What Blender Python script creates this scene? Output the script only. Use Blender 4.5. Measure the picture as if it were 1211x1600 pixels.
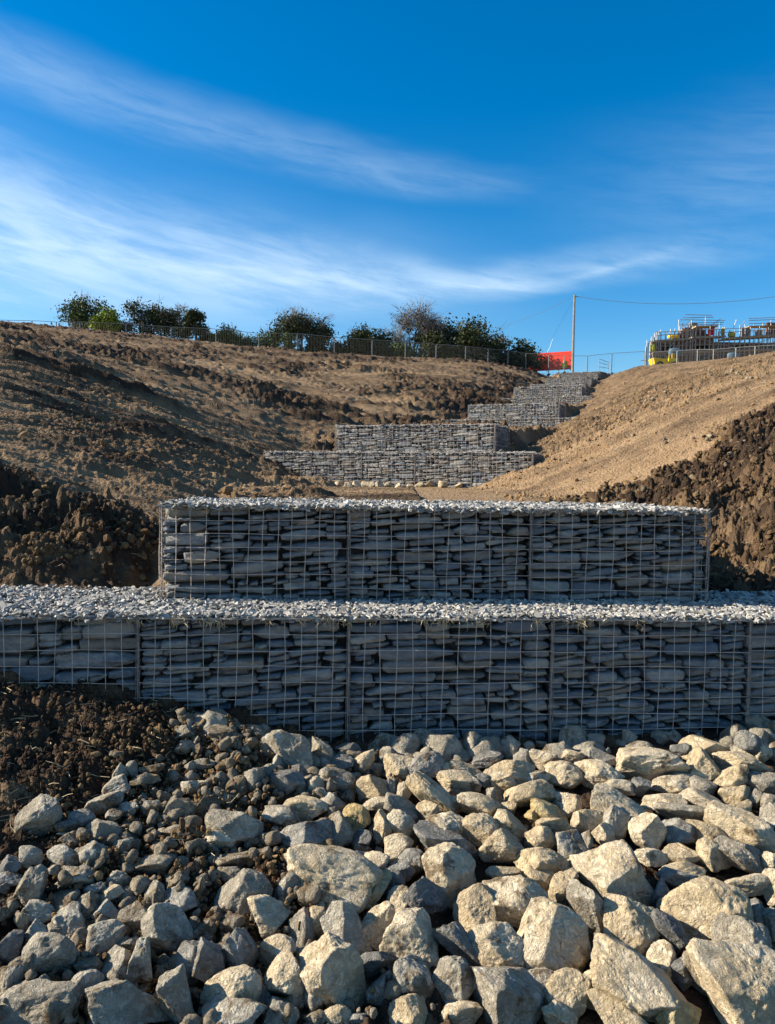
import bpy, math, random
import numpy as np
from mathutils import Matrix, Vector, Euler

R = math.radians
scene = bpy.context.scene
for _o in list(bpy.data.objects):
    bpy.data.objects.remove(_o)
COL = scene.collection
rng = np.random.default_rng(7)
random.seed(7)

# ------------------------------------------------------------------ camera
FPX = 1200.0                      # focal length in photograph pixels (1211 x 1600)
PITCH, ROLL = 2.62, 0.9
cd = bpy.data.cameras.new('camera')
cam = bpy.data.objects.new('camera', cd)
COL.objects.link(cam)
cd.sensor_fit = 'VERTICAL'
cd.sensor_height = 24.0
cd.lens = 24.0 * FPX / 1600.0
cd.clip_start = 0.05
cd.clip_end = 3000.0
CAM_M = Matrix.Rotation(R(90 - PITCH), 4, 'X') @ Matrix.Rotation(R(ROLL), 4, 'Z')
cam.matrix_world = CAM_M
scene.camera = cam

# ------------------------------------------------------------------ world, sun, exposure
SUN_EL, SUN_BACK = 27.0, 3.5      # elevation; degrees the sun stands behind the exact left
sun_dir = Vector((-math.cos(R(SUN_EL)) * math.cos(R(SUN_BACK)), math.cos(R(SUN_EL)) * math.sin(R(SUN_BACK)), math.sin(R(SUN_EL))))
sl = bpy.data.lights.new('sun', 'SUN')
sl.energy = 5.0
sl.angle = R(0.5)
sl.color = (1.0, 0.90, 0.74)
so = bpy.data.objects.new('sun', sl)
COL.objects.link(so)
so.location = (-30, 5, 30)
so.rotation_euler = sun_dir.to_track_quat('Z', 'Y').to_euler()

world = bpy.data.worlds.new('World')
scene.world = world
world.use_nodes = True
SKY_STRENGTH = 0.083


class NT:
    """small helper round a node tree"""

    def __init__(self, tree):
        self.t = tree
        self.n = tree.nodes
        self.l = tree.links

    def node(self, kind, **kw):
        n = self.n.new(kind)
        for k, v in kw.items():
            setattr(n, k, v)
        return n

    def put(self, sock, v):
        if isinstance(v, bpy.types.NodeSocket):
            self.l.new(v, sock)
        else:
            sock.default_value = v

    def m(self, op, a, b=0.0, c=None, clamp=False):
        n = self.node('ShaderNodeMath', operation=op)
        n.use_clamp = clamp
        self.put(n.inputs[0], a)
        self.put(n.inputs[1], b)
        if c is not None:
            self.put(n.inputs[2], c)
        return n.outputs[0]

    def ramp(self, v, lo, hi, a=0.0, b=1.0, smooth=True):
        n = self.node('ShaderNodeMapRange', interpolation_type='SMOOTHSTEP' if smooth else 'LINEAR')
        self.put(n.inputs[0], v)
        for i, q in enumerate((lo, hi, a, b)):
            self.put(n.inputs[i + 1], q)
        return n.outputs[0]

    def mix(self, f, a, b, mode='MIX'):
        n = self.node('ShaderNodeMix', data_type='RGBA', blend_type=mode)
        self.put(n.inputs[0], f)
        for s, v in ((n.inputs[6], a), (n.inputs[7], b)):
            self.put(s, v if isinstance(v, bpy.types.NodeSocket) else (*v[:3], 1.0))
        return n.outputs[2]

    def noise(self, vec, scale, detail=3.0, rough=0.55, dist=0.0):
        n = self.node('ShaderNodeTexNoise')
        if vec is not None:
            self.put(n.inputs['Vector'], vec)
        n.inputs['Scale'].default_value = scale
        n.inputs['Detail'].default_value = detail
        n.inputs['Roughness'].default_value = rough
        n.inputs['Distortion'].default_value = dist
        return n.outputs[0]

    def vor(self, vec, scale, feature='F1', out=0):
        n = self.node('ShaderNodeTexVoronoi', feature=feature)
        if vec is not None:
            self.put(n.inputs['Vector'], vec)
        n.inputs['Scale'].default_value = scale
        return n.outputs[out]

    def comb(self, x, y, z):
        n = self.node('ShaderNodeCombineXYZ')
        for i, v in enumerate((x, y, z)):
            self.put(n.inputs[i], v)
        return n.outputs[0]


wt = NT(world.node_tree)
for n in list(wt.n):
    wt.n.remove(n)
sky = wt.node('ShaderNodeTexSky', sky_type='NISHITA')
sky.sun_disc = False
sky.sun_elevation = R(SUN_EL)
sky.sun_rotation = math.atan2(sun_dir.x, sun_dir.y)
sky.altitude = 0
sky.air_density = 1.0
sky.dust_density = 0.15
sky.ozone_density = 3.0
hs = wt.node('ShaderNodeHueSaturation')
hs.inputs['Saturation'].default_value = 1.45
hs.inputs['Value'].default_value = 1.0
wt.l.new(sky.outputs[0], hs.inputs['Color'])
tc = wt.node('ShaderNodeTexCoord')
sp = wt.node('ShaderNodeSeparateXYZ')
wt.l.new(tc.outputs['Generated'], sp.inputs[0])
X_, Y_, Z_ = sp.outputs
az = wt.m('ARCTAN2', X_, Y_)
el = wt.m('ARCSINE', Z_)


def lin(a, c0, c1):
    return wt.m('MULTIPLY_ADD', a, c1, c0)


def band(c0, c1, w0, w1, a0, a1, a2, a3, power=1.0):
    """soft band of cirrus: centre elevation c0+c1*az, half width w0+w1*az, fading in between az a0..a1 and out between a2..a3"""
    dd = wt.m('ABSOLUTE', wt.m('SUBTRACT', wob, lin(az, c0, c1)))
    w = wt.m('MAXIMUM', lin(az, w0, w1), 0.004)
    p = wt.ramp(wt.m('DIVIDE', dd, w), -0.2, 1.5, 1.0, 0.0)
    if a0 is not None:
        p = wt.m('MULTIPLY', p, wt.ramp(az, a0, a1))
    if a3 is not None:
        p = wt.m('MULTIPLY', p, wt.ramp(az, a2, a3, 1.0, 0.0))
    return p


# streaks follow the wind: long in azimuth, short in elevation
sv = wt.comb(wt.m('MULTIPLY', az, 2.2), wt.m('MULTIPLY', wt.m('MULTIPLY_ADD', az, 0.14, el), 10.0), 0.3)
wn = wt.noise(wt.comb(wt.m('MULTIPLY', az, 3.0), wt.m('MULTIPLY', el, 9.0), 1.7), 1.0, 3.0)
wob = wt.m('MULTIPLY_ADD', wt.m('SUBTRACT', wn, 0.5), 0.05, el)
streak = wt.noise(sv, 1.6, 6.0, 0.62, 0.5)
fine = wt.noise(wt.comb(wt.m('MULTIPLY', az, 6.5), wt.m('MULTIPLY', wt.m('MULTIPLY_ADD', az, 0.17, el), 42.0), 4.1), 1.5, 5.0, 0.6, 0.4)
tex = wt.m('ADD', wt.m('MULTIPLY', streak, 0.62), wt.m('MULTIPLY', fine, 0.44))
texs = wt.ramp(tex, 0.34, 0.70, 0.22, 1.0)
bA = wt.m('MULTIPLY', band(0.375, -0.135, 0.024, -0.022, None, None, 0.02, 0.24), 0.24)
bB = wt.m('MULTIPLY', band(0.247, -0.028, 0.036, -0.13, -1.3, -0.9, 0.10, 0.27), 0.60)
bF = wt.m('MULTIPLY', band(0.232, -0.02, 0.085, -0.14, -1.3, -0.9, 0.0, 0.25), 0.20)
bC = wt.m('MULTIPLY', band(0.255, 0.02, 0.022, 0.0, 0.05, 0.16, 0.34, 0.50), 0.32)
bD = wt.m('MULTIPLY', band(0.222, 0.13, 0.006, 0.0, 0.17, 0.24, 0.30, 0.40), 0.22)
bE = wt.m('MULTIPLY', band(0.315, 0.05, 0.08, 0.0, 0.12, 0.55, 1.0, 1.4), 0.24)
# the rest of the dome carries the same thin cirrus
big = wt.noise(wt.comb(wt.m('MULTIPLY', X_, 1.4), wt.m('MULTIPLY', Y_, 1.4), wt.m('MULTIPLY', Z_, 5.0)), 1.3, 3.0)
outside = wt.m('MULTIPLY', wt.ramp(wt.m('ABSOLUTE', az), 0.6, 1.1), wt.m('MULTIPLY', wt.ramp(big, 0.45, 0.7), 0.7))
cl = wt.m('ADD', wt.m('ADD', wt.m('ADD', bA, bB), wt.m('ADD', bC, bD)), wt.m('ADD', bE, outside))
cl = wt.m('ADD', wt.m('MULTIPLY', cl, texs), wt.m('MULTIPLY', bF, wt.ramp(streak, 0.3, 0.7, 0.5, 1.0)), clamp=True)
cloud_l = wt.mix(cl, hs.outputs[0], (5.0, 6.2, 7.2))
bg = wt.node('ShaderNodeBackground')
wt.l.new(cloud_l, bg.inputs[0])
bg.inputs[1].default_value = SKY_STRENGTH
wo = wt.node('ShaderNodeOutputWorld')
wt.l.new(bg.outputs[0], wo.inputs[0])

scene.view_settings.view_transform = 'Standard'
scene.view_settings.look = 'None'
scene.view_settings.exposure = 1.08
scene.view_settings.gamma = 1.0
scene.view_settings.use_curve_mapping = False
scene.cycles.max_bounces = 4
scene.cycles.diffuse_bounces = 2
scene.cycles.use_denoising = True

# ------------------------------------------------------------------ pixel helpers (placing real things at real distances)
M3 = CAM_M.to_3x3()


def ray(px, py):
    return (M3 @ Vector(((px - 605.5) / FPX, (800.0 - py) / FPX, -1.0)))


def at(px, py, Y):
    d = ray(px, py)
    return d * (Y / d.y)


def project(x, y, z):
    """numpy: world -> photograph pixel"""
    m = np.array(M3.transposed())
    p = np.stack([x, y, z], -1) @ m.T
    return 605.5 + FPX * p[..., 0] / -p[..., 2], 800.0 - FPX * p[..., 1] / -p[..., 2]


# ------------------------------------------------------------------ vectorised noise
def _h(ix, iy, iz, seed):
    h = (ix.astype(np.int64) * 374761393 + iy.astype(np.int64) * 668265263 + iz.astype(np.int64) * 2147483647 // 3 + seed * 974634777) & 0xFFFFFFFF
    h = ((h ^ (h >> 13)) * 1274126177) & 0xFFFFFFFF
    h = ((h ^ (h >> 16)) * 2246822519) & 0xFFFFFFFF
    return h ^ (h >> 15)


def noise2(x, y, seed=0):
    xi, yi = np.floor(x), np.floor(y)
    fx, fy = x - xi, y - yi
    u, v = fx * fx * fx * (fx * (fx * 6 - 15) + 10), fy * fy * fy * (fy * (fy * 6 - 15) + 10)
    z = np.zeros_like(xi)
    r = 0
    for dx in (0, 1):
        for dy in (0, 1):
            a = _h(xi + dx, yi + dy, z, seed) * (2 * np.pi / 4294967296.0)
            g = np.cos(a) * (fx - dx) + np.sin(a) * (fy - dy)
            r = r + g * (u if dx else 1 - u) * (v if dy else 1 - v)
    return r * 1.5


def noise3(p, seed=0):
    i = np.floor(p)
    f = p - i
    w = f * f * f * (f * (f * 6 - 15) + 10)
    r = 0
    for dx in (0, 1):
        for dy in (0, 1):
            for dz in (0, 1):
                h = _h(i[:, 0] + dx, i[:, 1] + dy, i[:, 2] + dz, seed)
                gx = ((h & 1023) / 511.5 - 1)
                gy = (((h >> 10) & 1023) / 511.5 - 1)
                gz = (((h >> 20) & 1023) / 511.5 - 1)
                g = gx * (f[:, 0] - dx) + gy * (f[:, 1] - dy) + gz * (f[:, 2] - dz)
                r = r + g * (w[:, 0] if dx else 1 - w[:, 0]) * (w[:, 1] if dy else 1 - w[:, 1]) * (w[:, 2] if dz else 1 - w[:, 2])
    return r


def fbm2(x, y, seed=0, octv=4, gain=0.5):
    r, a = 0, 1.0
    for k in range(octv):
        r = r + a * noise2(x * 2 ** k + k * 7.3, y * 2 ** k - k * 3.1, seed + k)
        a *= gain
    return r


def worley2(x, y, seed=0):
    xi, yi = np.floor(x), np.floor(y)
    best = np.full(x.shape, 9.0)
    idn = np.zeros(x.shape)
    z = np.zeros_like(xi)
    for dx in (-1, 0, 1):
        for dy in (-1, 0, 1):
            h = _h(xi + dx, yi + dy, z, seed)
            px = xi + dx + (h & 0xFFFF) / 65535.0
            py = yi + dy + ((h >> 16) & 0xFFFF) / 65535.0
            d = (x - px) ** 2 + (y - py) ** 2
            k = d < best
            idn = np.where(k, ((h >> 8) & 0xFFFF) / 65535.0, idn)
            best = np.where(k, d, best)
    return np.sqrt(best), idn


def sstep(v, a, b):
    t = np.clip((v - a) / (b - a), 0, 1)
    return t * t * (3 - 2 * t)


def smin(a, b, k):
    h = np.clip(0.5 + 0.5 * (b - a) / k, 0, 1)
    return b * (1 - h) + a * h - k * h * (1 - h)


def smax(a, b, k):
    return -smin(-a, -b, k)


# ------------------------------------------------------------------ the valley
# the check dams: upper wall centre x, front y, top z, rotation about z in degrees (right end farther = positive)
DAMS = [(0.29, 4.17, -0.17, 3.5), (0.42, 14.06, 0.95, -23.0), (4.12, 25.8, 2.50, -25.0), (7.20, 35.3, 4.24, -25.0),
        (9.55, 44.0, 5.46, -25.0), (12.25, 53.0, 6.98, -25.0), (15.1, 62.0, 8.60, -25.0)]
_dy = np.array([-20.0, 4.17] + [d[1] for d in DAMS[1:]] + [80.0])
_dc = np.array([0.29, 0.29] + [d[0] for d in DAMS[1:]] + [21.0])
_dt = np.array([-0.6, -0.17] + [d[2] for d in DAMS[1:]] + [10.6])
BED_X = np.array([-3.5, -1.8, -1.2, -0.85, -0.2, 0.8, 1.8, 3.5])
BED_Z = np.array([-0.80, -0.97, -1.06, -1.16, -1.30, -1.30, -1.27, -1.2])


def bed_z(x, y):
    """soil under the rocks, in front of the nearest wall"""
    w = np.interp(x, BED_X, BED_Z)
    n = -1.50 + 0.03 * np.clip(-x, -1.5, 2)
    t = (3.6 - y) / 1.6
    return w + (n - w) * np.clip(t, -0.3, 1.0) - 0.06 * np.clip(t - 1.0, 0, 20)


def ground_base(x, y):
    cx = np.interp(y, _dy, _dc)
    S = np.interp(y, _dy, _dt) - 1.1
    u = (x - cx) * 0.97
    d = np.maximum(np.abs(u) - 0.9, 0)
    left = u < 0
    V = S + np.where(left, np.where(y < 6.0, 0.47, 0.37) * np.minimum(d, 1.4) + 0.30 * np.maximum(d - 1.4, 0), 0.45 * d)
    # fill behind every dam
    F = np.full(x.shape, -50.0)
    for k, (c, yk, t, a) in enumerate(DAMS):
        yn = DAMS[k + 1][1] if k + 1 < len(DAMS) else 68.0
        tn = DAMS[k + 1][2] - 1.12 if k + 1 < len(DAMS) else 9.25
        front = yk + 0.55 + (x - c) * math.tan(R(a))
        s = np.clip((y - front) / (yn - yk), 0, 1)
        f = (t - 0.10) * (1 - s) + max(tn, t - 0.05) * s
        f = f - 1.2 * np.maximum(0, np.abs(u if k == 0 else x - c - (y - yk) * 0.3) - 1.35 - 0.22 * np.clip(y - yk - 1.2, 0, 99))
        F = np.where((y > front) & (y < yn + 1.2), np.maximum(F, f), F)
    # hillside that the valley is cut into
    pc = np.interp(x / np.maximum(y, 1) * 66, [-60, -33.0, -20, -7.6, 7.0, 14.0, 24.0], [14.0, 12.6, 11.6, 10.5, 9.95, 9.8, 9.75])
    PL = pc - np.where(y < 66, 0.205 * (66 - y), 0.0) + 0.25 * np.exp(-y / 12.0)
    PL = PL + 0.9 * (1 - sstep(np.abs(u), 2.5, 5.0)) * (1 - sstep(y, 10, 13))
    k = 0.148 + 0.115 * (x / np.maximum(y, 1) - 0.337)
    PR = k * y - 0.012 * np.maximum(0, 22 - y) ** 1.25 - 0.012 * np.maximum(y - 22, 0) + 0.022 * np.maximum(y - 42, 0)
    PR = np.minimum(PR, 12.0)
    z = np.where(left, smin(V, PL, 0.8), smin(V, PR, 0.5))
    z = smax(z, F, 0.12)
    top = np.where(left, np.maximum(pc, 9.75), 9.75)
    z = np.minimum(z, np.where(y > 66, top, 50))
    # in front of the nearest wall
    fr = 3.95 + (x - 0.29) * math.tan(R(3.5))
    rmp = sstep(y - fr, 0.42, 1.05)
    out = np.abs(x - 0.29) > 1.44
    z = np.where(out & (y >= fr), -0.80 + (z + 0.80) * np.maximum(rmp, 0.0), z)
    z = np.where(y < fr, bed_z(x, y), z)
    return z


def zones(x, y):
    cx = np.interp(y, _dy, _dc)
    u = x - cx
    j = 0.35 * noise2(x * 0.9, y * 0.9, 50)
    spoil_r = (sstep(x + j, 0.7, 1.2)) * sstep((7.65 + (x - 1.5) * 0.82) - y + 2.0 * j, -0.1, 0.5) * (y > 4)
    spoil_l = sstep(-x + j, 1.25, 1.6) * sstep(7.4 - y + 2 * j, 0, 2.0) * (y > 4)
    front = (y < 4.0) * 1.0
    au = np.abs(u)
    gully = (u < 0) * sstep(au, 1.0, 1.8) * (1 - sstep(au, 3.0 + 4 * j, 4.6 + 4 * j)) * sstep(noise2(x * 0.22 + 4, y * 0.22, 33), -0.25, 0.1) * sstep(y, 13.9, 15.6) * (1 - sstep(y, 50, 62))
    crumb = (u > 0) * sstep(y, 11, 15) * (1 - sstep(au + 4 * j, 4, 8))
    return u, spoil_l, spoil_r, front, gully, crumb


def relief(x, y, z):
    """height of the lumps and streaks, and how dark the soil is"""
    u, sl_, sr_, fr_, gu, cr = zones(x, y)
    left = u < 0
    sc = np.clip(y / 16.0, 1.0, 3.0)
    # cellular clods at three sizes
    w1, i1 = worley2(x * 2.6 + 0.3 * noise2(x * 5, y * 5, 3), y * 2.6 + 0.3 * noise2(x * 5 + 9, y * 5, 4), 11)
    w2, i2 = worley2(x * 7.0 + 0.2 * noise2(x * 15, y * 15, 5), y * 7.0, 12)
    w3, i3 = worley2(x * 18.0, y * 18.0 + 0.2 * noise2(x * 30, y * 30, 6), 13)
    c1 = (1 - np.clip(w1 * 1.25, 0, 1) ** 2) * (0.2 + 0.9 * i1)
    c2 = (1 - np.clip(w2 * 1.25, 0, 1) ** 2) * (0.1 + 0.9 * i2)
    c3 = (1 - np.clip(w3 * 1.25, 0, 1) ** 2) * (0.1 + 0.9 * i3)
    f1 = fbm2(x * 0.7, y * 0.7, 21, 4)
    f2 = fbm2(x * 4.0, y * 4.0, 31, 4, 0.6)
    # bucket and track marks running obliquely up both banks
    ax, ay = np.where(left, 0.957, 0.999), np.where(left, 0.287, 0.035)
    al = x * ax + y * ay
    ac = -x * ay + y * ax
    wv = 0.5 * noise2(al * 0.22, ac * 0.35, 8) + 0.10 * noise2(al * 1.1, ac * 1.5, 9)
    s1 = fbm2(al * 0.20, (ac + wv) * 1.15, 41, 4, 0.6)
    s2 = (0.35 - np.abs(noise2(al * 0.45, (ac + wv) * 3.2, 43))) + 0.5 * (0.35 - np.abs(noise2(al * 0.8, (ac + wv) * 7.0, 44)))
    s3 = noise2(al * 1.6, (ac + wv) * 14.0, 45)
    patch = sstep(fbm2(x * 0.16, y * 0.16, 61, 3), -0.25, 0.45)
    b1 = np.abs(noise2(x * 1.7 + f2 * 0.25, y * 1.7, 71)) + 0.5 * np.abs(noise2(x * 3.7, y * 3.7 + f2 * 0.2, 72))
    b2 = np.abs(noise2(x * 9 + f2 * 0.4, y * 9, 73)) + 0.55 * np.abs(noise2(x * 19, y * 19, 74)) + 0.3 * np.abs(noise2(x * 41, y * 41, 75))
    spoil = np.clip(sl_ + sr_, 0, 1)
    open_ = (1 - spoil) * (1 - fr_)
    yy = np.clip(y / 12.0, 0.7, 2.6)
    amp = np.where(left, 0.40 + 0.5 * patch, 0.26 + 0.2 * cr)
    h = open_ * amp * (0.15 * s1 + np.where(left, 0.19, 0.22) * s2 + np.where(left, 0.075, 0.05) * s3) * np.clip(y / 12, 0.65, 1.6)
    fo = np.clip(11.0 / y, 0.12, 1.0)
    b3 = np.abs(noise2(x * 0.8 + f2 * 0.2, y * 0.8, 76)) + 0.5 * np.abs(noise2(x * 1.9, y * 1.9, 77))
    h = h + open_ * np.where(left, 0.20 + 0.65 * patch, 0.14) * (0.075 * b1 + 0.055 * b2 * fo + 0.020 * c2 * fo + 0.06 * b3 * sstep(y, 12, 30))
    h = h + gu * (0.16 * c1 * fo + 0.26 * b1 + 0.10 * b2 * fo + 0.25 * b3 + 0.20 * f1 - 0.32)
    h = h + cr * (0.05 * c2 + 0.10 * b2 * fo + 0.06 * b1)
    h = h + spoil * (1 - fr_) * (0.07 * c1 + 0.22 * b1 + 0.12 * b2 + 0.06 * c2 + 0.16 * f1 - 0.18 + 0.12 * left)
    h = h + fr_ * (0.05 * c1 + 0.07 * b1 + 0.055 * b2 + 0.02 * c3 - 0.07) * np.where(x < 0.2, 1.0, 0.4)
    h = h * np.where(y > 4.0, 0.25 + 0.75 * sstep(y, 4.35, 5.1), 1.0)
    floor_ = sstep(1.7 + 0.8 * f1 - np.abs(u), 0, 0.5) * (y > 4.4) * (y < 13.6)
    h = h * (1 - 0.75 * floor_)
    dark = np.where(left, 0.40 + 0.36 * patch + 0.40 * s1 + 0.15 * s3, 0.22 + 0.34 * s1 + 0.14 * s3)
    dark = dark + 0.35 * gu + 0.45 * sl_ * left + 0.70 * sr_ * (~left) + 0.22 * cr  # right spoil: darker dug soil, deepened further for the wall's shadow
    dark = np.where(fr_ > 0, 1.05 + 0.3 * f2, dark)
    sand = np.exp(-((u + 1.2) / 2.2) ** 2) * sstep(y, 7.5, 9.5) * (1 - sstep(y, 12.8, 14.2))
    dark = dark - 0.60 * sand * (1 - sr_)
    pale = sstep(fbm2(al * 0.12 + 5, ac * 0.35, 71, 3), 0.22, 0.5) * left * (y > 12)
    dark = dark - 0.4 * pale
    dark = dark + 0.22 * f2 + 0.1 * f1
    return h, np.clip(dark, 0, 1.3)


def ground_z(x, y):
    x = np.atleast_1d(np.asarray(x, float))
    y = np.atleast_1d(np.asarray(y, float))
    b = ground_base(x, y)
    return b + relief(x, y, b)[0]


# ------------------------------------------------------------------ mesh and object helpers
def make_mesh(name, verts, faces, mats=(), smooth=False, tone=None):
    """faces: int array (n,3) or (n,4), or a list of such arrays"""
    me = bpy.data.meshes.new(name)
    verts = np.asarray(verts, np.float32)
    fl = faces if isinstance(faces, list) else [faces]
    fl = [np.asarray(f, np.int32) for f in fl if len(f)]
    loops = np.concatenate([f.ravel() for f in fl])
    tot = np.concatenate([np.full(len(f), f.shape[1], np.int32) for f in fl])
    me.vertices.add(len(verts))
    me.vertices.foreach_set('co', verts.ravel())
    me.loops.add(len(loops))
    me.loops.foreach_set('vertex_index', loops)
    me.polygons.add(len(tot))
    me.polygons.foreach_set('loop_start', np.concatenate([[0], np.cumsum(tot)[:-1]]).astype(np.int32))
    me.polygons.foreach_set('loop_total', tot)
    me.polygons.foreach_set('use_smooth', np.full(len(tot), bool(smooth)))
    if tone is not None:
        a = me.attributes.new('tone', 'FLOAT', 'POINT')
        a.data.foreach_set('value', np.asarray(tone, np.float32))
    for m in mats:
        me.materials.append(m)
    me.update(calc_edges=True)
    me.validate()
    return me


def link(name, me, parent=None, loc=None, rot=None, scale=None):
    o = bpy.data.objects.new(name, me)
    COL.objects.link(o)
    if parent is not None:
        o.parent = parent
    if loc is not None:
        o.location = loc
    if rot is not None:
        o.rotation_euler = rot
    if scale is not None:
        o.scale = scale
    return o


def tag(o, label=None, cat=None, group=None, kind=None):
    for k, v in (('label', label), ('category', cat), ('group', group), ('kind', kind)):
        if v:
            o[k] = v
    return o


def empty(name, loc, rz=0.0, label=None, cat=None, group=None):
    o = bpy.data.objects.new(name, None)
    COL.objects.link(o)
    o.location = loc
    o.rotation_euler = (0, 0, rz)
    o.empty_display_size = 0.2
    return tag(o, label, cat, group)


class MB:
    """collects boxes, tubes and polygons into one mesh"""

    def __init__(self):
        self.v, self.q, self.t, self.n = [], [], [], 0
        self.tn = []

    def add(self, v, q=None, t=None, tone=0.0):
        v = np.asarray(v, float).reshape(-1, 3)
        if q is not None and len(q):
            self.q.append(np.asarray(q) + self.n)
        if t is not None and len(t):
            self.t.append(np.asarray(t) + self.n)
        self.v.append(v)
        self.tn.append(np.full(len(v), tone))
        self.n += len(v)
        return self

    def box(self, x0, x1, y0, y1, z0, z1, tone=0.0):
        v = [(x, y, z) for z in (z0, z1) for y in (y0, y1) for x in (x0, x1)]
        return self.add(v, [(0, 2, 3, 1), (4, 5, 7, 6), (0, 1, 5, 4), (2, 6, 7, 3), (0, 4, 6, 2), (1, 3, 7, 5)], tone=tone)

    def tube(self, pts, r, n=5, r1=None, cap=True, tone=0.0):
        pts = np.asarray(pts, float)
        m = len(pts)
        rad = np.linspace(r, r if r1 is None else r1, m)
        tan = np.gradient(pts, axis=0)
        tan /= np.linalg.norm(tan, axis=1)[:, None] + 1e-12
        ref = np.array([0, 0, 1.0]) if abs(tan[:, 2]).mean() < 0.8 else np.array([0, 1.0, 0.05])
        a = np.cross(tan, ref)
        a /= np.linalg.norm(a, axis=1)[:, None] + 1e-12
        b = np.cross(tan, a)
        ang = np.arange(n) * 2 * np.pi / n
        v = pts[:, None] + rad[:, None, None] * (np.cos(ang)[None, :, None] * a[:, None] + np.sin(ang)[None, :, None] * b[:, None])
        i = np.arange(m - 1)[:, None] * n
        j = np.arange(n)[None]
        k = (j + 1) % n
        q = np.stack([i + j, i + k, i + n + k, i + n + j], -1).reshape(-1, 4)
        t = []
        if cap:
            for e in (0, (m - 1) * n):
                t += [(e, e + c, e + c + 1) for c in range(1, n - 1)]
        return self.add(v.reshape(-1, 3), q, t, tone=tone)

    def mesh(self, name, mats=(), smooth=False, tone=False):
        return make_mesh(name, np.concatenate(self.v), [f for f in (np.concatenate(self.q) if self.q else [], np.concatenate(self.t) if self.t else []) if len(f)],
                         mats, smooth, np.concatenate(self.tn) if tone else None)

    def build(self, name, mat, parent=None, smooth=False, tone=False):
        return link(name, self.mesh(name, (mat,), smooth, tone), parent)


def icos(sub):
    import bmesh
    bm = bmesh.new()
    bmesh.ops.create_icosphere(bm, subdivisions=sub, radius=1.0)
    bm.verts.ensure_lookup_table()
    v = np.array([p.co[:] for p in bm.verts])
    f = np.array([[q.index for q in p.verts] for p in bm.faces])
    bm.free()
    return v / np.linalg.norm(v, axis=1)[:, None], f


ICO = {k: icos(k) for k in (1, 2, 3, 5, 6)}


def scatter_mesh(name, variants, pos, scl, rot, mat, tone=None, smooth=False):
    """joins many small copies; variants: list of (verts, faces); pos (n,3) scl (n,3) rot (n,3) euler"""
    n = len(pos)
    cx, cy, cz = np.cos(rot).T
    sx, sy, sz = np.sin(rot).T
    Rm = np.empty((n, 3, 3))
    Rm[:, 0, 0] = cy * cz; Rm[:, 0, 1] = sx * sy * cz - cx * sz; Rm[:, 0, 2] = cx * sy * cz + sx * sz
    Rm[:, 1, 0] = cy * sz; Rm[:, 1, 1] = sx * sy * sz + cx * cz; Rm[:, 1, 2] = cx * sy * sz - sx * cz
    Rm[:, 2, 0] = -sy; Rm[:, 2, 1] = sx * cy; Rm[:, 2, 2] = cx * cy
    vi = rng.integers(0, len(variants), n)
    V, F, T, off = [], [], [], 0
    for k, (v, f) in enumerate(variants):
        idx = np.nonzero(vi == k)[0]
        if not len(idx):
            continue
        w = v[None] * scl[idx][:, None]
        w = np.einsum('nij,nvj->nvi', Rm[idx], w) + pos[idx][:, None]
        V.append(w.reshape(-1, 3))
        F.append((f[None] + (np.arange(len(idx)) * len(v))[:, None, None] + off).reshape(-1, f.shape[1]))
        T.append(np.repeat(tone[idx] if tone is not None else np.zeros(len(idx)), len(v)))
        off += len(idx) * len(v)
    me = make_mesh(name, np.concatenate(V), np.concatenate(F), (mat,), smooth, np.concatenate(T))
    return link(name, me)


# ------------------------------------------------------------------ materials
def mat(name, rough=0.85, metal=0.0, spec=0.3):
    m = bpy.data.materials.new(name)
    m.use_nodes = True
    t = NT(m.node_tree)
    b = t.n['Principled BSDF']
    b.inputs['Roughness'].default_value = rough
    b.inputs['Metallic'].default_value = metal
    b.inputs['Specular IOR Level'].default_value = spec
    return m, t, b


def bump(t, b, h, strength, dist):
    n = t.node('ShaderNodeBump')
    n.inputs['Strength'].default_value = strength
    n.inputs['Distance'].default_value = dist
    t.l.new(h, n.inputs['Height'])
    t.l.new(n.outputs[0], b.inputs['Normal'])


def attr(t, name):
    n = t.node('ShaderNodeAttribute', attribute_name=name)
    return n.outputs['Fac']


def objpos(t, world=True):
    if world:
        g = t.node('ShaderNodeNewGeometry')
        return g.outputs['Position']
    c = t.node('ShaderNodeTexCoord')
    return c.outputs['Object']


def rand(t):
    return t.node('ShaderNodeObjectInfo').outputs['Random']


def simple(name, col, rough=0.7, metal=0.0, var=0.25, scale=6.0, bmp=0.0, spec=0.3):
    m, t, b = mat(name, rough, metal, spec)
    p = objpos(t)
    n = t.noise(p, scale, 4)
    k = t.ramp(n, 0.25, 0.75, 1 - var, 1 + var, False)
    c = t.mix(1.0, col, k, 'MULTIPLY')
    t.l.new(c, b.inputs['Base Color'])
    if bmp:
        bump(t, b, t.noise(p, scale * 4, 5), 0.6, bmp)
    return m


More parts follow.
